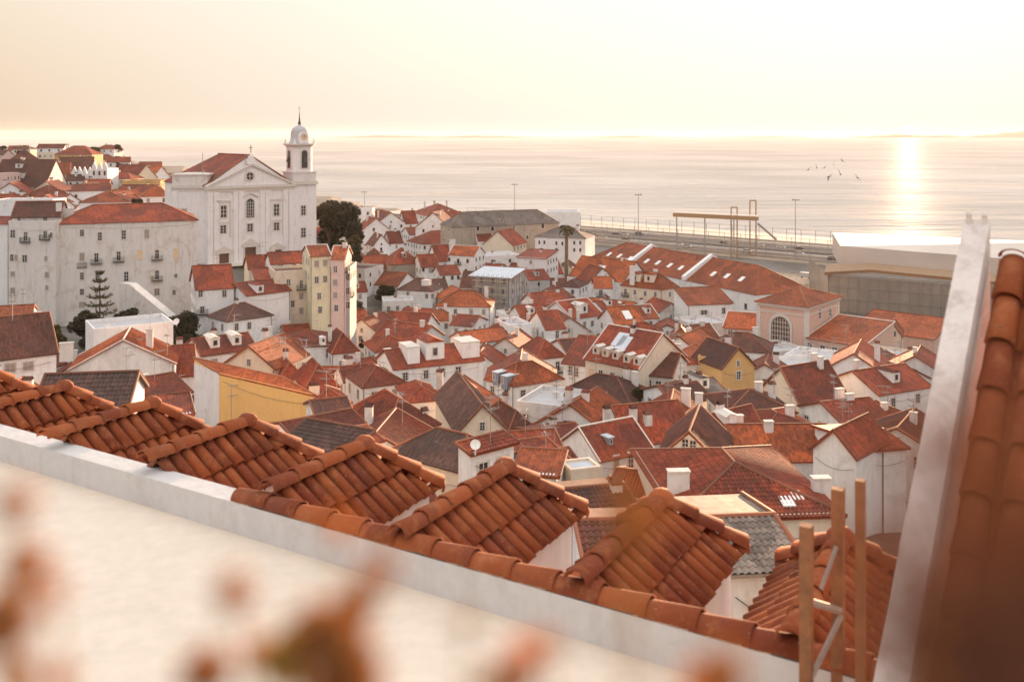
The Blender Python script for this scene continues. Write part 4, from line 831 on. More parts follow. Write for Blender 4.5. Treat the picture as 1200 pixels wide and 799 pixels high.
# facade openings
def cwin(x, y, w_, h_, kind='win', A_=A, e_=e, off=-.1):
    q = onplane(A_, e_, x, y); q = V(q, q.z - h_ / 2) + Vector((e_.y, -e_.x, 0)) * .0
    return q
for x, y, w_, h_ in ((262, 249, 2.2, 3.6), (324, 247, 2.2, 3.6), (261.5, 269.5, 2.2, 2.4), (293, 267.5, 2.2, 2.4), (324, 266, 2.2, 2.4), (355.5, 247.5, 1.9, 3), (355.5, 273.5, 1.9, 3)):
    q = cwin(x, y, w_, h_); wn = add_window(ch, q, e, w_ * 1.15, h_ * 1.15, 'g'); 
for x, y0 in ((262, 237), (324, 235)):
    q = onplane(A, e, x, y0); m_ = MB(); m_.box((0, -.14, .3), 4.4, .28, .5); m_.box((-2.0, -.1, -5.2), .35, .2, 10.4); m_.box((2.0, -.1, -5.2), .35, .2, 10.4); m_.box((0, -.12, -5.9), 3.6, .16, .3); put(m_, 'window_surround', M_trim, ch, q, e)
q = onplane(A, e, 293, 255.5); o = put(arch(3.0, 6.0, -.18, 0), 'arched_surround', M_trim, ch, q, e); put(arch(2.3, 5.4, -.22, -.19), 'arched_glass', M_glass, ch, V(q, q.z + .25), e)
m_ = MB()
for k in range(-1, 2): m_.box((k * .7, -.25, 2.6), .09, .06, 4.9 if k == 0 else 4.2)
for k in range(5): m_.box((0, -.25, .6 + k * .95), 2.2, .06, .08)
put(m_, 'arched_bars', M_frame, ch, V(q, q.z + .1), e)
m_ = MB(); 
for sg in (-1, 1): m_.tube((sg * 2.4, -.25, 6.2), (0, -.25, 7.4), .2)
put(m_, 'arched_hood', M_trim, ch, q, e)
q = onplane(A, e, 292.7, 206.7); m_ = MB(); rows = []
for k, (r_, y_) in enumerate(((1.6, 0), (1.6, -.2), (1.15, -.2), (1.15, -.05))): rows.append([Vector((r_ * math.cos(2 * math.pi * i / 20), y_, r_ * math.sin(2 * math.pi * i / 20))) for i in range(21)])
m_.grid(rows); rw = put(m_, 'round_window', M_trim, ch, q, e); m_ = MB(); m_.face([Vector((1.16 * math.cos(2 * math.pi * i / 20), -.04, 1.16 * math.sin(2 * math.pi * i / 20))) for i in range(20)]); g2 = m_.build('pane', M_glass, rw)
m_ = MB(); m_.box((0, -.08, 0), 2.3, .06, .14); m_.box((0, -.085, 0), .14, .06, 2.3); m_.build('bars', M_trim, rw)
for x, yt, w_, h_, pd in ((262, 297, 3, 5, .9), (293, 289.5, 3.4, 6, 1.2), (324, 292.5, 3, 5, .9)):
    q = onplane(A, e, x, yt); m_ = MB(); m_.box((0, -.06, -h_ / 2), w_, .12, h_); dr = put(m_, 'door', M_wood, ch, q, e)
    m_ = MB(); m_.box((-w_ / 2 - .3, -.2, -h_ / 2), .6, .4, h_); m_.box((w_ / 2 + .3, -.2, -h_ / 2), .6, .4, h_); m_.box((0, -.25, .35), w_ + 2, .5, .7)
    k = w_ / 2 + 1.1; m_.face([(-k, -.45, .75), (k, -.45, .75), (0, -.45, .75 + pd * 1.6)]); m_.face([(-k, -.45, .75), (0, -.45, .75 + pd * 1.6), (0, 0, .75 + pd * 1.6), (-k, 0, .75)]); m_.face([(k, -.45, .75), (0, -.45, .75 + pd * 1.6), (0, 0, .75 + pd * 1.6), (k, 0, .75)])
    m_.build('door_surround', M_trim, dr)
# left wing with attic
Wa = at(201, 218, 287); We = Vector((1, 0, 0)); WL = 42.5 * 287 / F
m_ = MB(); m_.box((Wa.x + WL / 2, 294, (Wa.z + zg - 3) / 2), WL, 14, Wa.z - zg + 3); m_.build('side_wing', CH, ch, org)
m_ = MB(); m_.box((Wa.x + WL / 2, 294, Wa.z - .35), WL + .8, 14.8, .7); m_.box((Wa.x + WL / 2, 294, Wa.z - 1.3), WL + .3, 14.3, .5); m_.build('wing_cornice', M_trim, ch, org)
m_ = MB(); m_.box((Wa.x + WL / 2, 294, Wa.z + 1.5), WL - .3, 13.7, 3.0); m_.build('wing_attic', WM['old'], ch, org)
m_ = MB(); m_.box((Wa.x + WL / 2, 294, Wa.z + 3.2), WL + .3, 14.2, .4); m_.build('attic_coping', M_trim, ch, org)
for f_ in (.1, .9):
    m_ = MB(); m_.box((Wa.x + WL * f_, 286.85, (Wa.z + zg - 2) / 2 - .5), 1.5, .3, Wa.z - zg); m_.build('pilaster', CH, ch, org)
add_window(ch, at(216, 256, 287), We, 1.8, 3.0, 's')
m_ = MB(); m_.tube((Wa.x + 8, 290, Wa.z + 3), (Wa.x + 8, 290, Wa.z + 9.5), .09); m_.box((Wa.x + 8.3, 290, Wa.z + 4.2), .7, .3, .6); m_.build('antenna', M_metal, ch, org)
# tower
T0 = B; TW = 7.6; tc = T0 + e * TW / 2 + n * TW / 2
def sq(w_, z0, z1, m2=None, chf=0):
    m2 = m2 or MB()
    if chf:
        h = w_ / 2; k = chf; pts = [(-h + k, -h), (h - k, -h), (h, -h + k), (h, h - k), (h - k, h), (-h + k, h), (-h, h - k), (-h, -h + k)]
        m2.prism([(tc.x + e.x * p + n.x * q_, tc.y + e.y * p + n.y * q_) for p, q_ in pts], z0, z1)
    else: m2.box((tc.x, tc.y, (z0 + z1) / 2), w_, w_, z1 - z0, e)
    return m2
zt = lambda y: CZ - (y - HY) / F * tc.y
z213, z200, z169, z165, z145 = zt(213.5), zt(201), zt(169), zt(165.5), zt(144)
tw = sq(TW, zg - 3, z213 - .6).build('tower', CH, ch, org)
sq(TW + .9, z213 - .6, z213).build('tower_cornice', M_trim, tw, org)
sq(TW - .2, z213, z200 - .4).build('tower_base_course', WM['white2'], tw, org)
m_ = MB(); sq(TW + .1, z200 - .4, z200, m_); sq(TW + .5, z213 + .5 - .5 + .02, z213 + .5, m_); m_.build('tower_band', M_trim, tw, org)
bel = sq(TW - .9, z200, z169 - .7, chf=1.2).build('belfry', CH, ch, org)
m_ = MB(); sq(TW - .1, z169 - .7, z169 - .25, m_, 1.2); sq(TW + .9, z169 - .25, z169 + .15, m_, 1.4); m_.build('belfry_cornice', M_trim, bel, org)
for dr_, ev_ in ((-1, e), (0, None)):
    if ev_ is None: ev_ = -n; pos = tc - e * ((TW - .9) / 2 + .01)
    else: pos = tc - n * ((TW - .9) / 2 + .01)
    put(arch(2.7, 6.0, -.12, 0), 'bell_arch', M_trim, ch, V(pos, z200 + 1.0), ev_); put(arch(1.9, 5.4, -.16, -.13), 'bell_opening', M_glass, ch, V(pos, z200 + 1.15), ev_)
    m_ = MB(); m_.tube((0, -.3, 2.0), (0, -.3, 3.4), .75, .35, 10); put(m_, 'bell', M_iron, ch, V(pos, z200 + 1.0), ev_)
m_ = MB()
for sx in (-1, 1):
    for sy in (-1, 1):
        q = tc + e * sx * (TW * .42) + n * sy * (TW * .42); m_.tube(V(q, z169 + .15), V(q, z169 + 1.7), .45, .1, 8)
m_.build('pinnacles', CH, bel, org)
m_ = MB(); rows = []
prof = [(3.35, 0), (3.1, .5), (2.75, 1.0), (2.7, 2.4), (2.65, 3.4), (2.35, 4.3), (1.7, 5.05), (.9, 5.4), (.45, 5.6), (.38, 6.0)]
for r_, z_ in prof: rows.append([Vector((tc.x + r_ * math.cos(2 * math.pi * i / 24), tc.y + r_ * math.sin(2 * math.pi * i / 24), z169 + .15 + z_)) for i in range(25)])
m_.grid(rows); dome = m_.build('dome', WM['grey'], ch, org, smooth=True)
m_ = MB(); zt_ = z169 + 6.1; m_.tube(V(tc, zt_), V(tc, zt_ + .7), .5, .4, 8); m_.tube(V(tc, zt_ + .7), V(tc, zt_ + 3.4), .28, .1, 8); m_.tube(V(tc, zt_ + 3.4), V(tc, zt_ + 5.6), .07, .05, 5); m_.box((tc.x, tc.y, zt_ + 4.9), .9, .1, .1, e); m_.build('spire_cross', M_iron, dome, org)
# clock gable on dome
pos = tc - n * 2.75; m_ = arch(3.0, 3.5, -.4, .8); cg = put(m_, 'clock_gable', CH, ch, V(pos, z169 + .3), e)
m_ = MB(); rows = [[Vector((r_ * math.cos(2 * math.pi * i / 18), -.46, 1.9 + r_ * math.sin(2 * math.pi * i / 18))) for i in range(19)] for r_ in (1.05, .01)]; m_.grid(rows); m_.build('clock_face', flat_mat('clock_face_cream', (.60, .42, .27), .5), cg)
m_ = MB(); m_.box((0, -.5, 2.2), .1, .05, .7); m_.box((.2, -.5, 1.95), .45, .05, .1); m_.build('clock_hands', M_iron, cg)
# low walls around the church steps
m_ = MB(); q0 = A - n * 4 - e * 3; 
for k in range(3): fbox(m_, q0 - n * 0, e, 0, LF * .5, k * .5, 4, zg + .2 * k, zg + .2 * k + .2)
sp = m_.build('church_steps', M_trim, ch, org)
# --- stone warehouse near shore
H('stone warehouse', 'long old stone warehouse with grey brown hip roof near the shore', (530, 266), (655, 261), 14, 'h', 247, Y=400, wm='stone', rm='grey', w=(0, 0), ws=(2, 2), fs=4.5, ch=0, an=0, name='warehouse', cat='warehouse', ww=1.3,
  pw=[(577, 268, 'g', 1.7, 2.2), (602, 267, 'g', 1.5, 2.4), (602, 277, 'g', 1.5, 2.4), (636, 265, 'g', 1.7, 2.2), (560, 268, 'g', 1.5, 2), (618, 278, 'g', 1.5, 2)], dm=[(588, 261, 6, 4, 'g')])
# --- customs villa with palm
H('pale customs house', 'pale two storey hip roofed house with pediment beside the palm', (627, 277), (686, 279), 15, 'h', 266, Y=382, wm='white', rm='grey', w=(0, 0), ws=(0, 0), ch=1, an=0,
  pw=[(632, 284, 'g', .9, 1.6), (638, 284, 'g', .9, 1.6), (652, 285, 'g', .9, 1.6), (659, 285.5, 'g', .9, 1.6), (673, 284.5, 'g', .9, 1.6), (680, 284.5, 'g', .9, 1.6), (652, 293), (673, 293, 'g', .9, 1.6), (680, 293, 'g', .9, 1.6), (635, 293)])
H('white ship shed', 'plain pale quay shed behind the stone warehouse', (641, 250), (680, 250), 18, 'f', Y=520, w=(0, 0), ws=(0, 0), ch=0, an=0, name='quay_shed', cat='shed')
# --- long red warehouse of three bays
root, P, ze, zr = H('three bay warehouse', 'long white warehouse with orange red roof crossed by white party walls', (688, 303), (886, 345), 21, 'h', 300, Y=372, rm='orange', w=(0, 0), ws=(0, 0), ch=0, an=0, name='long_warehouse', cat='warehouse', rh=6.5, free=True,
  sk=[(714, 298, 1.6), (726, 300, 1.6), (738, 303, 1.6), (758, 306, 1.6), (771, 308, 1.6), (785, 311, 1.6), (798, 314, 1.6), (812, 318, 1.6), (836, 321, 1.6), (852, 323.5, 1.6), (869, 327, 1.6)], pw=[(825, 367, 'g', 3, 2), (848, 363, 'g', 1.4, 2), (874, 359, 'g', 1.4, 2)])
for f_ in (.285, .64):
    m_ = MB(); p0, p1 = P(f_, -.04, ze - .2), P(f_, .5, zr + .55); p2 = P(f_, 1.04, ze - .2); ee = (P(1, 0, 0) - P(0, 0, 0)).normalized()
    for s_ in (-1, 1):
        pass
    pl = [p0, p0 + Vector((0, 0, 1.2)), p1 + Vector((0, 0, .5)), p2 + Vector((0, 0, 1.2)), p2]
    fa = [q - ee * .8 for q in pl]; fb = [q + ee * .8 for q in pl]; m_.face(fa); m_.face(fb[::-1])
    for i in range(5): m_.face([fa[i], fb[i], fb[(i + 1) % 5], fa[(i + 1) % 5]])
    m_.build('party_wall', WM['white'], root, root.location)
H('warehouse front annex', 'white annex with flat orange roof before the long warehouse end', (806, 357), (858, 355), 10, 's', 333, Y=268, rm='orange', w=(0, 0), ws=(0, 0), pw=[(825, 367, 'g', 2.6, 1.9), (848, 364, 'g', 1.3, 1.9)], ch=0, an=0, rh=3.0)
# --- scaffolded building
root, P, ze, zr = H('scaffolded building', 'building wrapped in scaffolding under a pale sheet roof', (557, 322), (597, 327), 10, 's', 306, Y=300, wm='white2', rm='grey', w=(3, 4), ws=(2, 4), ch=0, an=0, name='scaffolded_building', cat='building site', rh=1.4, o=1.7)
for c_ in root.children:
    if c_.name.startswith('roof'): c_.data.materials[0] = M_tarp
m_ = MB(); gz = ground(root.location.x, root.location.y)
LWs = (P(1, 0, 0) - P(0, 0, 0)).length
for i in range(8):
    for off in (-.1, -.22):
        q = P(i / 7, off, 0); m_.tube(V(q, gz), V(q, ze + .6), .07, n=4)
for k in range(6):
    z_ = ze - .4 - k * 2.0
    for off in (-.1, -.22): m_.tube(V(P(-.03, off, 0), z_), V(P(1.03, off, 0), z_), .06, n=4)
for i in range(6):
    for off in (1.06, 1.14):
        q = P(off, i / 5, 0); m_.tube(V(q, gz), V(q, ze + .6), .07, n=4)
for k in range(6):
    z_ = ze - .4 - k * 2.0
    m_.tube(V(P(1.06, 0, 0), z_), V(P(1.06, 1, 0), z_), .06, n=4); m_.tube(V(P(1.14, 0, 0), z_), V(P(1.14, 1, 0), z_), .06, n=4)
m_.build('scaffold_tubes', M_metal, root, root.location)
m_ = MB()
for k in range(5):
    z_ = ze - 1.4 - k * 2.0; q = [P(0, -.1, 0), P(1, -.1, 0), P(1, -.22, 0), P(0, -.22, 0)]; m_.prism([(p.x, p.y) for p in q], z_, z_ + .08)
m_.build('scaffold_boards', flat_mat('scaffold_board', (.45, .36, .24), .8, nz=.3), root, root.location)
# --- pink station building with arched window
PK = WM['rose']
A = at(889, 353, 232); B = atz(945, 359.5, A.z); e = (B - A).normalized(); n = Vector((-e.y, e.x, 0)); LW = (B - A).length; C_ = atz(990, 348, A.z); dp = max(8, (C_ - B).dot(n)); zt0 = A.z; zb = ground(A.x, A.y) - 1
cc = A + e * LW / 2 + n * dp / 2
stn = empty('station_building', (cc.x, cc.y, zb + 1), 'pink station building with big arched window and orange hip roof', 'station'); org = stn.location
FOOT.append((cc.x, cc.y, 12, 'pink station building', 232))
m_ = MB(); fbox(m_, A, e, 0, LW, 0, dp, zb, zt0 - .8); m_.build('wall', PK, stn, org)
m_ = MB(); fbox(m_, A, e, -.4, LW + .4, -.4, dp + .4, zt0 - .8, zt0 - .3); fbox(m_, A, e, -.7, LW + .7, -.7, dp + .7, zt0 - .3, zt0); fbox(m_, A, e, -.15, LW + .15, -.15, dp + .15, zt0 - 2.2, zt0 - 1.9); m_.build('cornice', M_trim, stn, org)
m_ = MB()
for s0 in (0, LW): fbox(m_, A, e, s0 - .5, s0 + .5, -.12, .6, zb, zt0 - .8)
fbox(m_, A, e, LW - .4, LW + .12, dp - .9, dp + .1, zb, zt0 - .8); m_.build('corner_quoins', M_trim, stn, org)
m_ = MB(); o_ = .8; q = [V(A - e * o_ - n * o_, zt0), V(B + e * o_ - n * o_, zt0), V(B + e * o_ + n * (dp + o_), zt0), V(A - e * o_ + n * (dp + o_), zt0)]; ap = V(cc, CZ - (336 - HY) / F * cc.y)
for i in range(4): tile_plane(m_, q[i], q[(i + 1) % 4], ap, ap, .3)
rfm = m_.build('roof', RM['orange'], stn, org); m_ = MB(); [m_.tube(p, ap, .16) for p in q]; m_.build('ridge_tiles', M_ridge, rfm, org)
q = onplane(A, e, 915, 408); aw = put(arch(5.6, 8.0, -.25, 0), 'arch_surround', M_trim, stn, q, e); put(arch(4.5, 7.3, -.30, -.26), 'arch_glass', flat_mat('amber_arch_glass', (.10, .05, .03), .15), stn, q, e)
m_ = MB()
for k in range(-3, 4): m_.box((k * .64, -.33, 3.2 if abs(k) > 2 else 3.5), .1, .08, 5.4 if abs(k) > 2 else 6.8)
for k in range(6): m_.box((0, -.33, .8 + k * 1.05), 4.4, .08, .1)
put(m_, 'arch_bars', M_trim, stn, q, e)
for x, y in ((961, 370), (973, 367)):
    q = onplane(B, n, x, y + 4); add_window(stn, q, n, 1.7, 2.6, 'g')
# wings
def wing(nick, label, A_, B_, d, ry, Y, pw, typ='s', rm='orange', wm=None, **k):
    return H(nick, label, A_, B_, d, typ, ry, Y=Y, wm=wm or 'rose', rm=rm, w=(0, 0), ws=(0, 0), ch=0, an=0, pw=pw, name='station_wing', cat='station wing', **k)
wing('left station wing', 'low pink wing left of the arched station building with small windows', (848, 383), (889, 387), 7, 369, 236, [(856, 389, 'g', 1.6, 1.2), (869, 391, 'g', 1.6, 1.2), (882, 393, 'g', 1.6, 1.2)], rh=2.6, verge=M_trim)
wing('right station wing', 'long low pink wing right of the arched station building', (946, 395), (1012, 406), 16, 380, 224, [(949, 405, 'g', 1.6, 1.4), (964, 408, 'g', 1.6, 1.4), (978, 410, 'g', 1.6, 1.4), (997, 413, 'g', 1.4, 1.4)], rh=3.0, verge=M_trim)
wing('station rear range', 'broad orange roofed range behind the right station wing', (1000, 384), (1095, 400), 26, 358, 262, [], typ='p', rh=3.2)
wing('station gable', 'small pedimented gable rising from the station range', (1037, 392), (1057, 394), 8, 375, 236, [(1047, 391, 'g', 1.6, 1.5)], typ='x', rh=2.6, wm='cream')
H('pale low range', 'pale flat wall range below the small station gable', (1008, 412), (1062, 420), 6, 'f', Y=212, wm='cream', w=(5, 1), ws=(0, 0), ch=0, an=0)
# --- cruise terminal
A = at(985, 288, 345); zt1 = A.z
tm = empty('terminal_building', (A.x + 30, 350, 3), 'low modern pale slab roofed terminal with long glass front near the water', 'terminal'); org = tm.location
m_ = MB(); A2 = at(985, 288, 345); zb2 = at(985, 315, 345).z; X0 = A2.x; X1 = at(1290, 288, 310).x
fr = [Vector((X0, 345, zt1)), Vector((X0, 345, zb2)), Vector((X1, 310, at(1290, 338, 310).z)), Vector((X1, 310, at(1290, 312, 310).z))]
bk = [p + Vector((12, 46, 0)) for p in fr]
for q_ in (bk[0], bk[3]): q_.z = zt1
m_.face(fr[::-1]); m_.face(bk); m_.face([fr[0], bk[0], bk[1], fr[1]]); m_.face([fr[0], fr[3], bk[3], bk[0]]); m_.face([fr[1], bk[1], bk[2], fr[2]]); m_.build('roof_slab', flat_mat('terminal_panel', (.56, .48, .41), .6, nz=.15, scale=.05), tm, org)
m_ = MB(); g0 = at(970, 320, 318); g1 = at(1290, 347, 290); m_.face([g0, g1, V(g1, 0), V(g0, 0)]); m_.face([g0, V(g0, 0), V(g0 + Vector((6, 40, 0)), 0), g0 + Vector((6, 40, 0))]); m_.build('glass_front', flat_mat('terminal_glass', (.30, .24, .19), .25, nz=.2, scale=.2), tm, org)
m_ = MB()
for i in range(26):
    q = g0.lerp(g1, i / 25); m_.box((q.x, q.y - .2, q.z / 2), .2, .2, q.z)
for k in (.25, .5, .75, .97):
    m_.tube(Vector((g0.x, g0.y - .3, g0.z * k)), Vector((g1.x, g1.y - .3, g1.z * k)), .08, n=4)
m_.build('mullions', M_metal, tm, org)
m_ = MB(); p = [at(966, 319, 316), at(1020, 316, 322), at(1290, 342, 287)]; q = [v_ + Vector((5, 14, .3)) for v_ in p]; 
for i in range(2):
    m_.face([p[i], p[i + 1], q[i + 1], q[i]]); m_.face([p[i] - Vector((0, 0, .9)), p[i + 1] - Vector((0, 0, .9)), p[i + 1], p[i]]); m_.face([p[i] - Vector((0, 0, .9)), p[i + 1] - Vector((0, 0, .9)), q[i + 1] - Vector((0, 0, .9)), q[i] - Vector((0, 0, .9))])
m_.build('canopy', flat_mat('rust_canopy', (.26, .14, .06), .6, nz=.2), tm, org)
# --- port: quay apron, roads, rails
M_asph = flat_mat('asphalt_warm', (.13, .10, .085), .9, nz=.35, scale=.06); M_pave = flat_mat('quay_concrete', (.52, .44, .36), .9, nz=.25, scale=.08)
def strip(name, p, wd, z, mat):
    m2 = MB()
    for (x0, y0), (x1, y1) in zip(p, p[1:]):
        d = Vector((x1 - x0, y1 - y0, 0)).normalized(); q = Vector((-d.y, d.x, 0)) * wd / 2
        m2.face([Vector((x0, y0, z)) - q, Vector((x1, y1, z)) - q, Vector((x1, y1, z)) + q, Vector((x0, y0, z)) + q])
    return m2.build(name, mat)
sh = lambda X, off: (X, shore(X) + off)
o = strip('quay', [sh(-84, -22), sh(260, -22)], 44, 3.4, M_pave); struct(o)
o = strip('road', [sh(-60, -75), sh(260, -75)], 26, 3.45, M_asph); struct(o)
o = strip('service_road', [sh(-30, -120), sh(230, -120)], 14, 3.45, M_asph); struct(o)
for k, off in enumerate((-52, -56, -96, -100, -104, -134)):
    o = strip('rail_track', [sh(-50, off), sh(240, off)], 1.1, 3.52 + .01 * k, M_trim if k % 2 else M_metal); struct(o)
for k, off in enumerate((-46, -62, -88, -111, -128, -140)):
    m_ = MB(); (x0, y0), (x1, y1) = sh(-40, off), sh(235, off); d = Vector((x1 - x0, y1 - y0, 0)); c = Vector(((x0 + x1) / 2, (y0 + y1) / 2, 3.9)); m_.box(c, d.length, .5, 1.0, d)
    o = m_.build('low_wall', M_pave if k % 2 else WM['stone'], org=(c.x, c.y, 3)); tag(o, ['low quay wall nearest the water', 'second low wall inland from the quay', 'third low wall between the quay roads', 'fourth low wall beside the rail tracks', 'fifth low wall on the town side of the port', 'innermost low wall just beyond the long warehouse'][k], 'low wall', 'low walls across the port')
for k, (off, h_, n_, lab) in enumerate(((-40, 7.5, 46, 'tall thin wire fence along the quay edge'), (-84, 6.5, 40, 'second tall wire fence between quay and rails'), (-124, 6, 34, 'third tall wire fence behind the long warehouse'))):
    (x0, y0), (x1, y1) = sh(-30, off), sh(240, off); a_ = Vector((x0, y0, 3)); b_ = Vector((x1, y1, 3)); f_ = empty('port_fence', (x0, y0, 3), lab, 'fence', 'port fences')
    m_ = MB()
    for zz_ in (.35, .7, .98): m_.tube(a_ + up * h_ * zz_, b_ + up * h_ * zz_, .09, n=3)
    m_.build('fence_wires', M_metal, f_, f_.location); m_ = MB(); m_.tube((0, 0, 0), (0, 0, h_), .16, n=4); me = None
    for i in range(n_):
        q = a_.lerp(b_, i / (n_ - 1)) - f_.location
        if me is None: o = m_.build('post', M_metal, f_); me = o.data; o.location = q
        else: inst('post', me, f_, q)
for x, yt, yb, Y_, lab in ((748, 228, 268, 480, 'tall lamp mast on the quay left of the pipe gantry'), (603, 216, 250, 560, 'tall lamp mast behind the stone warehouse'), (932, 234, 288, 450, 'tall lamp mast right of the pipe gantry'), (427, 225, 246, 600, 'thin lamp mast beyond the dark trees')):
    t_ = at(x, yt, Y_); g0_ = ground(t_.x, t_.y); r_ = empty('lamp_mast', (t_.x, t_.y, g0_), lab, 'lamp mast', 'quay lamp masts'); m_ = MB(); m_.tube((t_.x, t_.y, g0_), t_, .22, .12, 6); m_.build('mast', M_metal, r_, r_.location)
    m_ = MB(); m_.box(t_, 3.2, .3, .25); 
    for s_ in (-1.3, 0, 1.3): m_.box(t_ + Vector((s_, -.3, -.2)), .8, .5, .4)
    m_.build('lamp_head', M_metal, r_, r_.location)
# gantry
G0 = at(790, 252, 470); G1 = at(888, 257, 448); zg_ = ground(G0.x, G0.y); gr = empty('pipe_gantry', (G0.x, G0.y, 3), 'long ochre elevated walkway with two portal frames over the quay', 'gantry'); M_och = flat_mat('ochre_steel', (.34, .21, .10), .6, nz=.2); d = (G1 - G0).normalized()
m_ = MB(); c = (G0 + G1) / 2; m_.box((c.x, c.y, c.z + .2), (G1 - G0).length, 3, 1.7, d); m_.build('walkway', M_och, gr, gr.location)
m_ = MB(); m_.box((c.x, c.y, c.z + 1.5), (G1 - G0).length, 3.2, .12, d); m_.build('walkway_roof', M_trim, gr, gr.location)
for x in (793, 826, 860, 886):
    q = at(x, 254, 462); m_ = MB(); m_.tube((q.x, q.y, 2), q, .28, n=5); m_.build('support_leg', M_metal, gr, gr.location)
for x, yt in ((860, 243), (882, 235)):
    m_ = MB(); a_ = at(x - 3.2, yt, 456); b_ = at(x + 3.8, yt, 456); m_.tube((a_.x, a_.y, 3), a_, .3, n=5); m_.tube((b_.x, b_.y, 3), b_, .3, n=5); m_.tube(a_, b_, .3, n=5); m_.build('portal_frame', M_och, gr, gr.location)
m_ = MB(); m_.tube(at(888, 262, 448), at(910, 281, 448), .5, n=5); m_.build('ramp', M_metal, gr, gr.location)
# parked vans and cars on the port road
M_tyre = flat_mat('tyre', (.03, .03, .03), .8)
def car(x, y, Y_, mat, lab, van):
    q = at(x, y, Y_); z = max(3.5, ground(q.x, q.y) + .05); rt = empty('parked_van' if van else 'parked_car', (q.x, q.y, z), lab, 'van' if van else 'car', 'vehicles parked in the port'); L_, h_ = (4.8, 1.9) if van else (4.4, .95)
    pr = [(-L_ / 2, .35), (L_ / 2, .35), (L_ / 2, .35 + h_ * .6), (L_ / 2 - .5, .35 + h_), (-L_ / 2 + .1, .35 + h_), (-L_ / 2, .35 + h_ * .8)]
    m_ = MB(); a_ = [Vector((p, -.9, z_)) for p, z_ in pr]; b_ = [Vector((p, .9, z_)) for p, z_ in pr]; m_.face(a_); m_.face(b_[::-1])
    for i in range(6): m_.face([a_[i], b_[i], b_[(i + 1) % 6], a_[(i + 1) % 6]])
    m_.build('body', mat, rt); m_ = MB()
    if van: m_.box((L_ / 2 - .55, 0, 1.9), .9, 1.84, .7)
    else: m_.prism([(-1.6, -.8), (1.2, -.8), (1.2, .8), (-1.6, .8)], 1.25, 1.75)
    m_.build('windows', M_glass, rt); m_ = MB()
    for sx in (-1, 1):
        for sy in (-.85, .85): 
            w2 = MB(); w2.tube((sx * L_ * .3, sy - .1, .35), (sx * L_ * .3, sy + .1, .35), .35, n=10); w2.build('wheel', M_tyre, rt)
    rt.rotation_euler = (0, 0, R(-40))
wp = flat_mat('white_car_paint', (.45, .42, .39), .4); rp = flat_mat('red_car_paint', (.4, .08, .05), .3); dkp = flat_mat('dark_car_paint', (.06, .06, .07), .3)
car(695, 281, 440, wp, 'white van parked left of the long warehouse ridge', True); car(776, 268, 455, rp, 'red car parked under the left end of the gantry', False); car(793, 269, 455, wp, 'white van parked under the pipe gantry', True)
car(851, 284, 415, wp, 'white car parked inland of the right portal frame', False); car(945, 300, 390, wp, 'white van parked left of the glass terminal', True); car(925, 312, 375, dkp, 'dark car parked on the port road left of the terminal', False)
for i in range(20):
    X_ = rnd.uniform(20, 150); off = rnd.choice([-68, -80, -108, -116]); Y_ = shore(X_) + off; x_, y_ = pix(Vector((X_, Y_, 3.6))); wh_ = i % 3 != 0
    car(x_, y_, Y_, wp if wh_ else dkp, 'tiny white car among those standing in the port yard' if wh_ else 'tiny dark car among those standing in the port yard', False)
# ------------------------------------------------------------------ trees
def leaf_mat(name, c0, c1):
    m, t, b = newmat(name); gp = N(t, 'ShaderNodeNewGeometry').outputs['Position']; f = ramp(t, noise(t, gp, .7, 4, .7), .35, .68)
    t.links.new(mixc(t, f, (*c0, 1), (*c1, 1)), b.inputs['Base Color']); b.inputs['Roughness'].default_value = .75; b.inputs['Specular IOR Level'].default_value = .2; return m
M_leaf = leaf_mat('dark_foliage', (.028, .028, .014), (.065, .052, .024)); M_leaf2 = leaf_mat('brownish_foliage', (.06, .05, .02), (.12, .085, .035)); M_bark = flat_mat('bark', (.09, .06, .045), .95, nz=.3)
def leaves(mb, c, rad, n, sz, rr, squash=1.0):
    for _ in range(n):
        while True:
            v = Vector((rr.uniform(-1, 1), rr.uniform(-1, 1), rr.uniform(-1, 1)))
            if .3 < v.length < 1: break
        v = v * (.72 + .28 * rr.random()); p = Vector(c) + Vector((v.x * rad[0], v.y * rad[1], v.z * rad[2]))
        u = Vector((rr.uniform(-1, 1), rr.uniform(-1, 1), rr.uniform(-.6, .6))).normalized(); w_ = u.orthogonal().normalized(); s_ = sz * rr.uniform(.6, 1.3)
        w_ = Matrix.Rotation(rr.uniform(0, 6.28), 3, u) @ w_
        mb.face([p - u * s_, p + w_ * s_ * .55, p + u * s_, p - w_ * s_ * .55])
def tree(x, yt, Y_, wpx, label, seed, mat=None, name='broadleaf_tree', cat='tree', h=None, base=None):
    rr = random.Random(seed); t_ = at(x, yt, Y_); g0 = ground(t_.x, t_.y) if base is None else base; W_ = wpx * Y_ / F / 2; Hh = t_.z - g0
    rt = empty(name, (t_.x, t_.y, g0), label, cat); m_ = MB(); bs = Vector((0, 0, 0)); tp = Vector((rr.uniform(-.5, .5), 0, max(1.5, Hh * .5))); m_.tube(bs, tp, .06 * W_ + .15, .04 * W_ + .1, 7)
    cl = MB(); nb = 22; cr = min(W_, Hh * .5); cz_ = Hh - cr * 1.0
    for i in range(nb):
        a_ = i * 2.4; k = rr.uniform(.25, .78); zz_ = cz_ + cr * rr.uniform(-.75, .62); kk = math.sqrt(max(.05, 1 - ((zz_ - cz_) / cr) ** 2)) * W_ * k
        c_ = Vector((math.cos(a_) * kk, math.sin(a_) * kk, zz_)); m_.tube(tp, c_, .03 * W_ + .06, .03, 5); s_ = W_ * rr.uniform(.30, .46); leaves(cl, c_, (s_, s_, s_ * .8), int(260), max(.18, W_ * .095), rr)
    m_.build('trunk', M_bark, rt); cl.build('crown', mat or M_leaf, rt); return rt
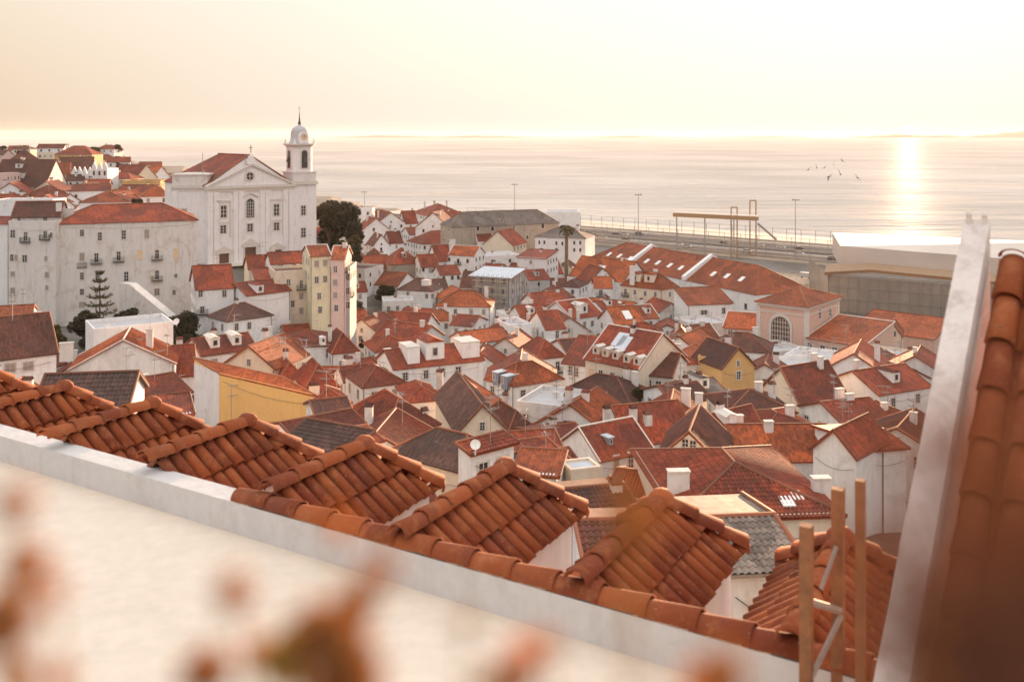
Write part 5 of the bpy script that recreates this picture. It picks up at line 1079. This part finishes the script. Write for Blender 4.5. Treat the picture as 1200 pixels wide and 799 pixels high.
tree(397, 231, 330, 52, 'large dark tree right of the church tower, its crown tallest', 1, base=12)
tree(384, 236, 318, 34, 'dark tree touching the church tower wall', 2, base=14)
tree(414, 256, 312, 28, 'lower dark tree at the right of the church tree clump', 3, base=10)
tree(408, 272, 300, 32, 'olive brown tree below the church tree clump', 4, M_leaf2, base=8)
tree(412, 284, 290, 30, 'dark tree above the bare stone house, lowest of the church clump', 18, base=8)
tree(384, 268, 322, 30, 'dark tree low behind the pink tall house', 15, base=9)
tree(451, 331, 312, 26, 'round dark bush tree before the bare stone house', 5)
tree(416, 350, 262, 22, 'dark bush beside the grey white sliver house', 6)
tree(105, 362, 200, 46, 'round dark tree at the foot of the araucaria', 7, base=13)
tree(152, 356, 199, 38, 'round dark tree between araucaria and stair ramp', 8, base=13)
tree(214, 361, 198, 46, 'round dark tree beside the black-roofed small house', 9, base=13)
tree(60, 378, 190, 36, 'scrubby tree left of the two round garden trees', 10, M_leaf2, base=12)
tree(160, 231, 320, 18, 'small dark tree behind the apartment building roof', 11, base=26)
tree(455, 246, 470, 14, 'small dark tree among the first shore roofs', 12)
tree(748, 453, 140, 14, 'leafy terrace plant on the old dark terrace roof house', 13, M_leaf2, base=12)
tree(554, 458, 158, 14, 'small climbing bush on the square dormer house wall', 14, base=12)
tree(425, 404, 220, 14, 'small bush between red roofs left of centre', 16)
tree(680, 470, 145, 12, 'small green bush beside the five dormer house foot', 17)
# araucaria
q = at(117, 318, 206); rt = empty('norfolk_pine', (q.x, q.y, 15), 'tiered brown green araucaria before the apartment building', 'tree'); m_ = MB(); Hh = q.z - 15; m_.tube((0, 0, 0), (0, 0, Hh), .3, .05, 6); m_.build('trunk', M_bark, rt); m_ = MB(); rr = random.Random(3)
for k in range(7):
    z_ = Hh - .3 - k * 1.65; L_ = .8 + k * .55
    for i in range(9):
        a_ = i * .698 + k * .3; d = Vector((math.cos(a_), math.sin(a_), 0)); pts = [Vector((0, 0, z_)) + d * L_ * f_ + up * (-.5 * math.sin(f_ * 2.2) + .7 * f_ ** 2) for f_ in (0, .35, .7, 1)]
        for p_, q_ in zip(pts, pts[1:]):
            m_.tube(p_, q_, .05, n=3)
            for _ in range(14):
                c_ = p_.lerp(q_, rr.random()) + Vector((rr.uniform(-.22, .22), rr.uniform(-.22, .22), rr.uniform(-.1, .2))); u = Vector((rr.uniform(-1, 1), rr.uniform(-1, 1), .4)).normalized() * .22; w_ = u.orthogonal().normalized() * .09; m_.face([c_ - u, c_ + w_, c_ + u, c_ - w_])
m_.build('crown', M_leaf2, rt)
# palm
q = at(663.5, 267, 340); rt = empty('palm_tree', (q.x, q.y, ground(q.x, q.y)), 'single tall palm in front of the pale customs house', 'palm'); Hh = q.z - rt.location.z; m_ = MB(); m_.tube((0, 0, 0), (.2, 0, Hh), .75, .55, 9); m_.build('trunk', flat_mat('palm_bark', (.20, .13, .08), .95, nz=.4), rt); m_ = MB()
for i in range(34):
    a_ = i * 2.399; el = rr.uniform(-.3, 1.2); d = Vector((math.cos(a_), math.sin(a_), 0)); pts = [Vector((.2, 0, Hh)) + d * 3.0 * f_ * math.cos(el * .6) + up * (3.0 * f_ * math.sin(el) - 2.2 * f_ * f_) for f_ in (0, .3, .6, .85, 1)]
    for p_, q_ in zip(pts, pts[1:]):
        s_ = d.cross(up) * .28; m_.face([p_ - s_, q_ - s_, q_ + s_ - up * .15, p_ + s_ - up * .15]); m_.face([p_ - s_ - up * .3, q_ - s_ * 1.2 - up * .3, q_, p_])
m_.build('crown', M_leaf2, rt)
# birds
M_bird = flat_mat('gull_dark', (.10, .07, .05), .8)
blab = ['leftmost gull of the flock, low and gliding', 'second gull from the left with wings raised', 'small gull just right of the raised wing gull', 'upper middle gull of the flock', 'highest gull of the flock', 'lowest left gull with wings angled down', 'central gull with wings spread in a cross', 'rightmost gull of the flock, apart from others']
for (x, y, up_, k), lb in zip(((947, 199, .2, 1), (957, 197, .9, 1.1), (966, 196.5, .1, .7), (977, 193, .4, .8), (987, 189, .4, .8), (971, 207.5, -.4, 1.1), (985, 204.5, .7, 1.4), (1005, 208.5, .15, 1.3)), blab):
    q = at(x, y, 230); rt = empty('gull', q, lb, 'bird', 'gulls flying over the water'); m_ = MB(); s_ = .6 * k
    rows = [[Vector((x_ * s_, r_ * s_ * math.cos(a_ * math.pi / 3), r_ * s_ * math.sin(a_ * math.pi / 3))) for a_ in range(7)] for x_, r_ in ((-.9, .02), (-.6, .1), (-.1, .2), (.35, .16), (.55, .11), (.7, .1), (.8, .03))]
    m_.grid(rows)
    for sg in (-1, 1):
        a0 = Vector((-.05, sg * .12, .05)); a1 = Vector((-.12, sg * .9, .05 + up_ * .8)); a2 = Vector((-.45, sg * 1.7, .05 + up_ * .9)); wd = Vector((.3, 0, 0)); m_.face([(a0 - wd) * s_, (a0 + wd) * s_, (a1 + wd * .8) * s_, (a1 - wd * .8) * s_]); m_.face([(a1 - wd * .8) * s_, (a1 + wd * .8) * s_, (a2 + wd * .1) * s_, (a2 - wd * .3) * s_])
    m_.face([Vector((-.8, 0, 0)) * s_, Vector((-1.25, .2, 0)) * s_, Vector((-1.25, -.2, 0)) * s_]); m_.build('body', M_bird, rt); rt.rotation_euler = (R(rr.choice([-1, 1]) * rr.uniform(30, 55)), 0, R(90 + rr.uniform(-35, 35)))
# ------------------------------------------------------------------ foreground: row of small tiled roofs behind the parapet
RD = Vector((.471, .882, 0)).normalized(); RP = Vector((RD.y, -RD.x, 0))     # along a ridge, and to its right
M_bt = None
def barrel_mat():
    m, t, b = newmat('barrel_tile'); gp = N(t, 'ShaderNodeNewGeometry'); uv = N(t, 'ShaderNodeUVMap'); uv.uv_map = 'uv'
    sn = N(t, 'ShaderNodeVectorMath', operation='SNAP'); sn.inputs[1].default_value = (1, 1, 1); t.links.new(uv.outputs[0], sn.inputs[0])
    wn = N(t, 'ShaderNodeTexWhiteNoise', noise_dimensions='2D'); t.links.new(sn.outputs[0], wn.inputs[0])
    n1 = noise(t, gp.outputs[0], 5, 6, .7); n2 = noise(t, gp.outputs[0], 45, 4, .7); n3 = noise(t, gp.outputs[0], 1.7, 4, .6)
    c = mixc(t, wn.outputs[0], (.17, .036, .014, 1), (.32, .082, .024, 1)); c = mixc(t, ramp(t, n1, .5, .75), c, (.36, .13, .052, 1)); c = mixc(t, ramp(t, n3, .55, .8), c, (.14, .05, .032, 1))
    n4 = noise(t, gp.outputs[0], 19, 6, .75, .8); c = mixc(t, ramp(t, n4, .60, .68), c, (.10, .065, .045, 1)); n5 = noise(t, gp.outputs[0], 31, 4, .7); c = mixc(t, ramp(t, n5, .66, .72), c, (.40, .33, .25, 1))
    f = N(t, 'ShaderNodeMath', operation='MULTIPLY', i_1=.35); t.links.new(ramp(t, n2, .6, .7), f.inputs[0]); c = mixc(t, f.outputs[0], c, (.16, .10, .07, 1))
    t.links.new(c, b.inputs['Base Color']); b.inputs['Roughness'].default_value = .85; b.inputs['Specular IOR Level'].default_value = .3; bump(t, n2, b, .006, .9); return m
M_bt = barrel_mat()
def barrel(mb, a, b, r0, r1, nrm, idu, cover=True, n=8, lip=True):
    """half round tile from a (low, wide r0) to b (high, narrow r1) standing on normal nrm"""
    a = Vector(a); b = Vector(b); d = (b - a).normalized(); s_ = d.cross(nrm).normalized(); sg = 1 if cover else -1
    def ring(c, r): return [c + s_ * r * math.cos(math.pi * i / n) + nrm * sg * r * math.sin(math.pi * i / n) for i in range(n + 1)]
    uv = [[(idu[0] + .5, idu[1] + .5)] * (n + 1)] * 4
    rows = [ring(a - d * .0 + nrm * 0, r0 - .016), ring(a, r0), ring(b, r1)] if lip else [ring(a, r0), ring(b, r1)]
    mb.grid(rows, uv[:len(rows)])
def small_roof(k, Pp, Lr, w_=.57, drop=.50, zr=None, lab='', tiles=3):
    """Pp: far end of the ridge (world); ridge runs back towards the parapet by Lr"""
    S = Pp - RD * Lr
    ctr = S + RD * Lr / 2; rt = empty('tiled_dormer', (ctr.x, ctr.y, Pp.z - 1.6), lab, 'dormer roof', 'row of small tiled roofs behind the parapet'); org = rt.location
    down = up * -1
    Ls = math.hypot(w_, drop)
    for sg, nm in ((1, 'roof_slope'), (-1, 'roof_slope')):
        perp = RP * sg; sd = (perp * w_ - up * drop).normalized(); nr = (up * w_ + perp * drop).normalized()
        mb = MB(); mb2 = MB(); sp = .168; nc = int((Lr + w_) / sp); tl = .40
        for i in range(nc + 1):
            u = Lr + w_ * .93 - i * sp
            if u < 0: break
            vt = 0 if u <= Lr else (u - Lr) / w_ * Ls
            rj = random.Random(k * 1000 + i * 7 + sg); jit = rj.uniform(-.006, .006)
            base = S + RD * (u + rj.uniform(-.008, .008)) - nr * .03
            v = Ls + .07; q = 0
            while v > vt + .03:
                v2 = max(vt, v - tl)
                barrel(mb, base + sd * (v + rj.uniform(-.012, .012)) + nr * (.028 + jit) + RD * rj.uniform(-.007, .007), base + sd * v2 + RD * rj.uniform(-.005, .005), .078, .062, nr, (k * 50 + i, q * 2 + (sg > 0)))
                v = v2; q += 1
        pb = [S + sd * (Ls + .04), S + RD * (Lr + w_) + sd * (Ls + .04) , S + RD * Lr, S]
        pp = [p - nr * .035 for p in pb]; mb.face(pp, [(k * 50 + .5, .5)] * 4)
        o = mb.build(nm, M_bt, rt, org, smooth=True)
    # far hip face
    mb = MB(); c1 = Pp + RD * w_ + RP * w_ - up * drop; c2 = Pp + RD * w_ - RP * w_ - up * drop; hn = (up * w_ + RD * drop).normalized()
    mb.face([Pp - hn * .03, c1 - hn * .03, c2 - hn * .03], [(k * 50 + .5, .5)] * 3)
    for i in range(7):
        x_ = -w_ * .85 + i * w_ * 1.7 / 6; v0 = abs(x_) / w_; sdv = (RD * w_ - up * drop)
        barrel(mb, Pp + RP * x_ + sdv * 1.05, Pp + RP * x_ + sdv * v0, .078, .06, hn, (k * 50 + i, 9))
    mb.build('roof_end', M_bt, rt, org, smooth=True)
    # ridge and hip capping
    mb = MB(); tl = .385; v = 0; q = 0; rz = up * .025
    while v < Lr + .02:
        a_ = Pp - RD * v + rz; b_ = Pp - RD * (v + tl + .04) + rz
        barrel(mb, b_ + up * .02, a_, .104, .088, up, (k * 50 + q, 20), n=10); v += tl; q += 1
    for c_ in (c1, c2):
        L_ = (c_ - Pp).length; d = (c_ - Pp) / L_; nn = d.cross(up).cross(d) * -1; nn = nn if nn.z > 0 else -nn; nn.normalize(); v = 0
        for q in range(3):
            a_ = Pp + d * (v) + nn * .02; b_ = Pp + d * min(v + L_ / 2.75, L_ + .06) + nn * .045; barrel(mb, b_, a_, .112, .09, nn, (k * 50 + q, 30 + (c_ is c1)), n=10); v += L_ / 3.0
        # rounded end
        e_ = Pp + d * (L_ + .05); rows = []
        for j in range(4):
            th = j / 3 * math.pi / 2; rows.append([e_ + d * .06 * math.sin(th) + (d.cross(nn) * math.cos(math.pi * i / 10) + nn * math.sin(math.pi * i / 10)) * .112 * math.cos(th) for i in range(11)])
        mb.grid(rows, [[(k * 50 + .5, 33.5)] * 11] * 4)
    rows = [[Pp + up * .03 + Vector((math.cos(2 * math.pi * i / 10) * r_, math.sin(2 * math.pi * i / 10) * r_, z_)) for i in range(11)] for r_, z_ in ((.13, 0), (.12, .06), (.07, .11), (.01, .12))]
    mb.grid(rows, [[(k * 50 + .5, 40.5)] * 11] * 4)
    mb.build('ridge_tiles', M_bt, rt, org, smooth=True)
    mb = MB(); zt_ = Pp.z - drop - .02; wi = w_ - .05; ft = [S - RP * wi, S + RP * wi, S + RD * (Lr + wi) + RP * wi, S + RD * (Lr + wi) - RP * wi]
    mb.prism([(p.x, p.y) for p in ft], Pp.z - 3.4, zt_); mb.build('wall', WM['white'], rt, org)
PK = [(-15, 438), (75, 458), (178, 478), (290, 498.5), (427, 526), (592, 553), (775, 591), (985, 637)]
SK = [None, None, (55, 518), (165, 548), (300, 590), (475, 627), (668, 668), (880, 720)]
labs = ['first small tiled roof, cut by the left picture edge', 'small tiled roof at far left, second of the row', 'small tiled roof left of the yellow building, third of the row', 'small tiled roof directly below the yellow building',
        'small tiled roof under the cream ledge, middle of the row', 'small tiled roof with crisp pale ridge at picture centre', 'shadowed small tiled roof right of centre above pale wall', 'nearest small tiled roof behind the wooden posts']
PI_ = Vector((.535, .845, 0)).normalized(); W0_ = at(390, 622, 9.085)
for k, (x, y) in enumerate(PK):
    Pp = atz(x, y, CZ - 3.5)
    small_roof(k, Pp, (Pp - W0_).dot(PI_) - .24, lab=labs[k])
# main roof between and under the little roofs, falling away from the parapet
P1_ = atz(75, 458, CZ - 3.5); P6_ = atz(775, 591, CZ - 3.5)
a_ = P1_ - RP * 9 - RD * 1.1; b_ = P6_ + RP * 4.5 - RD * 1.6
hs = empty('house', ((a_.x + b_.x) / 2, (a_.y + b_.y) / 2, CZ - 20), 'house body directly behind the white parapet, carrying the row of small tiled roofs', 'house')
m_ = MB(); m_.prism([(q.x, q.y) for q in (a_, b_, b_ + RD * 2.2, a_ + RD * 2.2)], CZ - 20, CZ - 5.3); m_.build('wall', WM['white2'], hs, hs.location)
V = lambda p, z: Vector((p.x, p.y, z))
m_ = MB(); tile_plane(m_, V(b_ + RD * 2.4, CZ - 5.25), V(a_ + RD * 2.4, CZ - 5.25), V(a_, CZ - 4.3), V(b_, CZ - 4.3), .2, 2, .045); m_.build('roof', RG['red'], hs, hs.location)
# parapet: low upstand wall with a row of cover tiles on top, white terrace in front of it
PD = Vector((.845, -.535, 0)).normalized(); PI = Vector((.535, .845, 0)).normalized(); W0 = at(390, 622, 9.085); W0.z = 0
M_par = wall_mat('parapet_plaster', (.62, .585, .56), .38, (.35, .29, .24), 3); M_ter = wall_mat('terrace_plaster', (.76, .64, .52), .15, (.4, .3, .22), 2)
pr = empty('parapet_wall', (W0.x, W0.y, CZ - 3.92), 'low white parapet topped with a line of orange cover tiles', 'parapet')
m_ = MB(); c = W0 + PI * .14 + PD * -1; m_.box((c.x, c.y, CZ - 3.77), 24, .28, .31, PD); m_.build('upstand', M_par, pr, pr.location)
m_ = MB(); s0, s1 = -1.35, 8.2; s_ = s0; q = 0
while s_ < s1:
    p0 = W0 + PD * s_ + PI * .1; p1 = W0 + PD * (s_ + .46) + PI * .1; barrel(m_, V(p1, CZ - 3.61 + .02), V(p0, CZ - 3.61), .115, .098, up, (900 + q, 1), n=12); s_ += .40; q += 1
m_.build('cover_tiles', M_bt, pr, pr.location, smooth=True)
m_ = MB(); c = W0 - PI * 6 + PD * -1; m_.box((c.x, c.y, CZ - 4.17), 30, 12, .5, PD); o = m_.build('terrace', M_ter, org=(c.x, c.y, CZ - 4.6)); struct(o)
# roof and sloping party wall at the right
Tf = at(1145, 258, 7.0); Tn = at(1092, 540, 5.9); U = Tn - Tf; uh = Vector((U.x, U.y, 0)).normalized(); rr_ = Vector((-uh.y, uh.x, 0)); rr_ = rr_ if rr_.x > 0 else -rr_
hr = empty('side_house', (Tf.x, Tf.y, CZ - 8), 'near house at the right with white sloping party wall and large clay tiles', 'house'); org = hr.location
m_ = MB(); K = 2.3; e0, e1 = Tf, Tf + U * K
for sg in (1,):
    q = [e0 - rr_ * .085, e1 - rr_ * .085, e1 + rr_ * .085, e0 + rr_ * .085]; lo = [V(p, p.z - 5) for p in q]
    m_.face(q)
    for i in range(4): m_.face([lo[i], lo[(i + 1) % 4], q[(i + 1) % 4], q[i]])
m_.build('party_wall', wall_mat('party_wall_plaster', (.72, .63, .58), .7, (.28, .2, .15), 6), hr, org)
m_ = MB()
for k_, w__ in ((-.05, .03), (.05, .035)):
    b0 = Tf + rr_ * k_ + U * .01; m_.tube(b0 - up * .02, b0 + up * .05, .022, .018, 6); m_.tube(b0 + up * .05, b0 + up * .075, .03, .012, 6)
m_.build('finial', M_trim, hr, org)
m_ = MB(); Ud = U.normalized(); nr = rr_.cross(Ud); nr = nr if nr.z > 0 else -nr; S0 = Tf + rr_ * .14 - up * .24
for i in range(18):
    v = U.length * K; q = 0
    while v > .02:
        v2 = max(0, v - .36); b0 = S0 + rr_ * (.10 + i * .215)
        barrel(m_, b0 + Ud * v + nr * .035, b0 + Ud * v2, .098, .080, nr, (700 + i, q)); v = v2; q += 1
        m_.grid([[b0 + rr_ * (.107 + .06 * math.cos(t_)) + Ud * vv + nr * (lf - .0 - .03 * math.sin(t_)) for t_ in [math.pi * j / 4 for j in range(5)]] for vv, lf in ((v2 + .36, .03), (v2, 0))], [[(740.5 + i, q + .5)] * 5] * 2)
m_.face([S0 - nr * .03, S0 + rr_ * 4 - nr * .03, S0 + rr_ * 4 + U * K - nr * .03, S0 + U * K - nr * .03], [(700.5, .5)] * 4)
m_.build('roof', M_bt, hr, org, smooth=True)
# wooden posts on the parapet line
M_post = flat_mat('weathered_post', (.26, .11, .045), .8, nz=.4, scale=8)
tr = empty('post_frame', at(985, 799, 6.6), 'three blurred orange brown wooden posts with a grey diagonal brace', 'post frame'); org = tr.location
for x, yt, yb, wd, Y_ in ((945, 615, 860, .075, 6.5), (982, 572, 860, .075, 6.7), (1008, 562, 900, .055, 6.3)):
    a_, b_ = at(x, yt, Y_), at(x, yb, Y_); m_ = MB(); m_.box((a_.x, a_.y, (a_.z + b_.z) / 2), wd, wd, a_.z - b_.z, PD); m_.build('post', M_post, tr, org)
m_ = MB(); m_.tube(at(950, 795, 6.5), at(986, 720, 6.65), .02, n=6); m_.tube(at(944, 703, 6.5), at(984, 715, 6.65), .026, n=6); m_.tube(at(962, 690, 6.55), at(980, 640, 6.65), .016, n=6); m_.build('brace', M_metal, tr, org)
# planter and plants close to the lens
def rail(): pass
pl = empty('planter', (0, .5, 58.9), 'long plaster planter just below the picture holding dried flowers', 'planter')
m_ = MB(); m_.box((0, .45, 59.42), 1.9, .26, .2); m_.build('box', WM['white'], pl, pl.location); m_ = MB(); m_.box((0, .45, 59.525), 1.82, .2, .02); m_.build('soil', M_bark, pl, pl.location); m_ = MB(); m_.box((0, .45, 57.6), .5, .16, 3.44); m_.build('pedestal', WM['white'], pl, pl.location)
def leafy(name, c, tr):
    m, t, b = newmat(name); gp = N(t, 'ShaderNodeNewGeometry').outputs['Position']; cc = mixc(t, ramp(t, noise(t, gp, 60, 3, .6), .3, .7), (*[x * .6 for x in c], 1), (*c, 1)); t.links.new(cc, b.inputs['Base Color']); b.inputs['Roughness'].default_value = .7
    tl = N(t, 'ShaderNodeBsdfTranslucent'); t.links.new(cc, tl.inputs[0]); mx = N(t, 'ShaderNodeMixShader', i_0=tr); t.links.new(b.outputs[0], mx.inputs[1]); t.links.new(tl.outputs[0], mx.inputs[2]); t.links.new(mx.outputs[0], t.nodes['Material Output'].inputs['Surface']); return m
M_p = [leafy('dried_leaf_brown', (.44, .17, .04), .5), leafy('flower_orange', (.75, .26, .04), .5), leafy('olive_leaf', (.45, .27, .04), .5), flat_mat('dark_leaf', (.10, .032, .015), .8, nz=.3, scale=60)]
def plant(nm, label, blobs, seed, Y0=.45, cat='plant'):
    rr2 = random.Random(seed); xs = [b_[0] for b_ in blobs]; bx = at(sum(xs) / len(xs), 0, Y0).x; rt = empty(nm, (bx, Y0, 59.53), label, cat); st = MB(); lv = {}
    for x, y, r_, mi, dy in blobs:
        c_ = at(x, y, Y0 + dy); rad = 1.3 * r_ * (Y0 + dy) / F; foot = Vector((bx + rr2.uniform(-.03, .03) + (c_.x - bx) * .4, Y0 + rr2.uniform(-.04, .04), 59.53)); mid = (foot + c_) / 2 + Vector((rr2.uniform(-.01, .01), rr2.uniform(-.01, .01), .02))
        st.tube(foot, mid, .0011, n=4); st.tube(mid, c_, .0010, n=4); mb = MB() if mi == 1 else lv.setdefault(mi, MB()); leaves(mb, c_, (rad, rad, rad), int(50 + r_ * 3.2), max(.003, rad * .34), rr2)
        if mi == 1: mb.build('flower_head', M_p[1], rt, rt.location)
    st.build('stems', M_p[2], rt, rt.location)
    for mi, mb in lv.items(): mb.build('flower_heads' if mi == 1 else 'leaves', M_p[mi], rt, rt.location)
plant('dried_plant', 'blurred rust brown dried plant at the left picture edge', [(15, 592, 20, 0, 0), (32, 660, 22, 0, .02), (2, 728, 34, 0, -.02), (62, 690, 12, 1, 0), (20, 790, 20, 0, .03), (70, 792, 14, 1, .02)], 1)
plant('dried_plant', 'blurred brown flower plant, biggest of those in front of the white terrace', [(275, 694, 20, 0, 0), (240, 788, 26, 0, .02), (300, 760, 13, 1, .05), (335, 775, 28, 2, 0), (385, 745, 36, 0, 0), (420, 703, 22, 0, .03), (402, 792, 40, 0, -.02), (447, 664, 17, 0, 0), (365, 720, 14, 1, .04), (350, 740, 16, 2, .03), (395, 615, 11, 1, .03)], 2)
plant('dried_plant', 'blurred ochre flower plant in the middle of the lower picture edge', [(546, 730, 8, 2, .02), (612, 768, 18, 1, 0), (640, 755, 12, 0, .03), (600, 795, 22, 0, 0), (570, 798, 14, 2, .03)], 3)
plant('dried_plant', 'blurred dark stalk standing before the shadowed small tiled roof', [(742, 610, 26, 0, 0), (728, 560, 12, 0, .02)], 4)
plant('dried_plant', 'blurred rust plant at the lower edge left of the wooden posts', [(848, 790, 24, 0, 0), (820, 800, 20, 1, .02)], 5)
# the dark brown blurred plant close to the lens at the right edge
M_rust2 = leafy('deep_rust_leaf', (.13, .040, .012), .3)
def near_spray(nm, label, cells, seed, Y0, mat, ls):
    rr2 = random.Random(seed); bx = at(1150, 0, Y0).x; rt = empty(nm, (bx, Y0, 59.53), label, 'branch'); st = MB(); mb = MB()
    for x, y, r_, n_ in cells:
        c_ = at(x, y, Y0); foot = Vector((bx + .02, .42, 59.53)); st.tube(foot, c_, .0006, n=3)
        for _ in range(n_):
            a_ = rr2.uniform(0, 6.28); k = r_ * math.sqrt(rr2.random()); p = at(x + k * math.cos(a_), y + k * math.sin(a_), Y0 + rr2.uniform(-.02, .03)); u = Vector((rr2.uniform(-1, 1), rr2.uniform(-.5, .5), rr2.uniform(-1, 1))).normalized(); v = u.cross(Vector((rr2.uniform(-.4, .4), 1, rr2.uniform(-.4, .4)))).normalized(); s_ = ls * rr2.uniform(.6, 1.3)
            mb.face([p - u * s_, p + v * s_ * .5, p + u * s_, p - v * s_ * .5])
    st.build('stems', M_p[2], rt, rt.location); mb.build('leaves', mat, rt, rt.location)
near_spray('dark_branch', 'deep brown leaved branch close to the lens, darkening the lower right edge', [(1095, 720, 80, 50), (1070, 770, 80, 44), (1110, 520, 60, 22), (1080, 640, 90, 40), (1170, 600, 80, 60), (1190, 700, 90, 110), (1140, 790, 80, 70), (1190, 480, 60, 26), (1200, 790, 90, 110)], 12, .22, M_rust2, .0045)
# ------------------------------------------------------------------ filler houses between those read off, each told by its neighbour
rnd = random.Random(21); used = set(); nfill = 0
def neighbour_label(X, Y, head, tails=('',)):
    x0 = X / Y
    for dist, (fx, fy, fr, nick, fY) in sorted(((math.hypot(fx - X, fy - Y), (fx, fy, fr, nick, fY)) for fx, fy, fr, nick, fY in FOOT_EXP))[:6]:
        if abs(fy - Y) > abs(fx - X): rel = 'behind' if Y > fy else 'in front of'
        else: rel = 'just left of' if x0 < fx / fy else 'just right of'
        for tl in tails:
            lb = f'{head} {rel} {nick}{tl}'
            if lb not in used: used.add(lb); return lb
    lb = head + ' beside ' + nick; used.add(lb); return lb
FOOT_EXP = [(a_, b_, c_, ('the ' + n_) if not n_.startswith('the') else n_, y_) for a_, b_, c_, n_, y_ in FOOT]
WW = {'white': 'white', 'white2': 'off white', 'cream': 'cream', 'old': 'weathered', 'ochre': 'ochre', 'pink': 'pale pink', 'lemon': 'pale yellow'}
RW = {'red': 'red', 'orange': 'orange', 'brown': 'brown', 'dark': 'dark'}
def fill(X, Y, w_, d_, hgt, rot, typ, far=False):
    global nfill
    g0 = ground(X, Y); ze = g0 + hgt; e_ = Vector((math.cos(rot), math.sin(rot), 0)); n_ = Vector((-e_.y, e_.x, 0)); c_ = Vector((X, Y, ze)); a_ = c_ - e_ * w_ / 2 - n_ * d_ / 2; b_ = a_ + e_ * w_
    wmk = rnd.choice(['white'] * 7 + ['white2', 'cream', 'cream', 'old', 'pink' if far else 'white2']); rmk = rnd.choice(['red'] * 5 + ['brown', 'orange', 'orange'])
    sz = 'long' if w_ > 1.25 * d_ else 'small' if w_ < 7 else 'low'
    lb = neighbour_label(X, Y, f'{sz} {WW[wmk]} house, {RW[rmk]} {"hip " if typ == "h" else "gabled " if typ == "x" else ""}roof' if typ != 'f' else f'{sz} flat topped {WW[wmk]} house')
    H('f', lb, pix(a_), pix(b_), d_, typ, Y=a_.y, rh=rnd.uniform(.24, .34) * (min(w_, d_) if typ == 'h' else w_ if typ == 'x' else d_), wm=wmk, rm=rmk, ch=rnd.choice([0, 1, 1, 2]) if Y < 480 else rnd.choice([0, 1]), group='houses packed between the named ones' if not far else 'houses on the far left hillside',
      ws=(2, 2) if Y < 420 else (0, 0), w=(max(2, int(w_ / 3)), 2) if Y < 520 else (3, 1)); nfill += 1
def clear(X, Y, r_):
    for fx, fy, fr, nk, _ in FOOT:
        if (fx - X) ** 2 + (fy - Y) ** 2 < ((fr + r_) * (.92 if Y < 330 else .8)) ** 2: return False
    return True
Yv = 74.0
while Yv < 560:
    stp = 8.0 + Yv * .018; X = -.50 * Yv
    while X < .42 * Yv:
        x_, y_ = X + rnd.uniform(-1.5, 1.5), Yv + rnd.uniform(-1.5, 1.5); s_ = stp * .5
        land = shore(x_) - y_
        ok = clear(x_, y_, s_ * .86) and land > (185 if x_ > -45 else 60) and not (x_ / y_ < -.12 and 195 < y_ < 216) and not (x_ / y_ < -.33 and 205 < y_ < 250) and not (-.36 < x_ / y_ < -.15 and 225 < y_ < 300)
        ok = ok and not (y_ > 245 and x_ / y_ > .22) and not (y_ > 300 and x_ / y_ > .09)
        ok = ok and not (x_ / y_ > .30 and y_ < 100) and not (x_ / y_ < -.2 and 175 < y_ < 225) 
        if ok and nfill < 150: fill(x_, y_, stp * rnd.uniform(.75, 1.1), stp * rnd.uniform(.7, .95), rnd.uniform(5.2, 8.2), R(rnd.uniform(-35, 25)), rnd.choice('ppxxxxhfff'))
        X += stp
    Yv += stp
EX = {'far': 0}
for _ in range(900):
    if EX['far'] >= 64: break
    Y = rnd.uniform(440, 950); X = Y * rnd.uniform(-.53, -.34)
    if Y > 640 and X / Y > -.40: continue
    if shore(X) - Y < 60 or not clear(X, Y, 7.5): continue
    w_ = rnd.uniform(10, 17); FOOT.append((X, Y, w_ * .5, 'x', Y)); EX['far'] += 1
    fill(X, Y, w_, rnd.uniform(9, 12), rnd.uniform(4.5, 7.5), R(rnd.uniform(-30, 30)), rnd.choice('pph'), True)
# ornate row of white gables on the hillside
og = empty('ornate_house_row', at(105, 218, 470), 'ornate white building with a row of small pointed gables on the left hill', 'ornate house'); org = og.location; m_ = MB(); L0, L1 = at(84, 203, 480), at(108, 202, 470); L2 = at(127, 198, 468)
m_.prism([(L0.x, L0.y), (L1.x, L1.y), (L1.x + 4, L1.y + 12), (L0.x, L0.y + 12)], 28, L0.z); m_.prism([(L1.x, L1.y - 1), (L2.x, L2.y - 1), (L2.x, L2.y + 12), (L1.x, L1.y + 12)], 28, L2.z)
m_.build('wall', WM['white'], og, org)
for P_, Q_, n_, z_ in ((L0, L1, 4, L0.z), (L1 - Vector((0, 1, 0)), L2 - Vector((0, 1, 0)), 3, L2.z)):
    for i in range(n_):
        c0 = P_.lerp(Q_, (i + .08) / n_); c1 = P_.lerp(Q_, (i + .92) / n_); m_ = MB(); md = (c0 + c1) / 2; bk = Vector((0, .8, 0)); pts = [V(c0, z_), V(c1, z_), V(c1, z_ + 1.0), V(md, z_ + 3.2), V(c0, z_ + 1.0)]; m_.face(pts); m_.face([p + bk for p in pts][::-1])
        for j in range(5): m_.face([pts[j], pts[j] + bk, pts[(j + 1) % 5] + bk, pts[(j + 1) % 5]])
        m_.build('gable', WM['white'], og, org)
        add_window(og, V(md, z_ - 3.2), (Q_ - P_).normalized(), 1.3, 2.4, 'g', True)
# shrubs on the hillside and among the houses
rr = random.Random(5)
hl = [('scrubby hillside bush', 'bush')]
for i in range(16):
    Y = rr.uniform(440, 800); X = Y * rr.uniform(-.53, -.38)
    if shore(X) - Y < 50: continue
    g0 = ground(X, Y); x, y = pix(Vector((X, Y, g0 + 9)))
    lb = neighbour_label(X, Y, 'scrubby brown green tree'); tree(x, y, Y, rr.uniform(9, 15), lb, 50 + i, M_leaf2)
print('TOTAL', len(bpy.data.objects), 'fill', nfill)
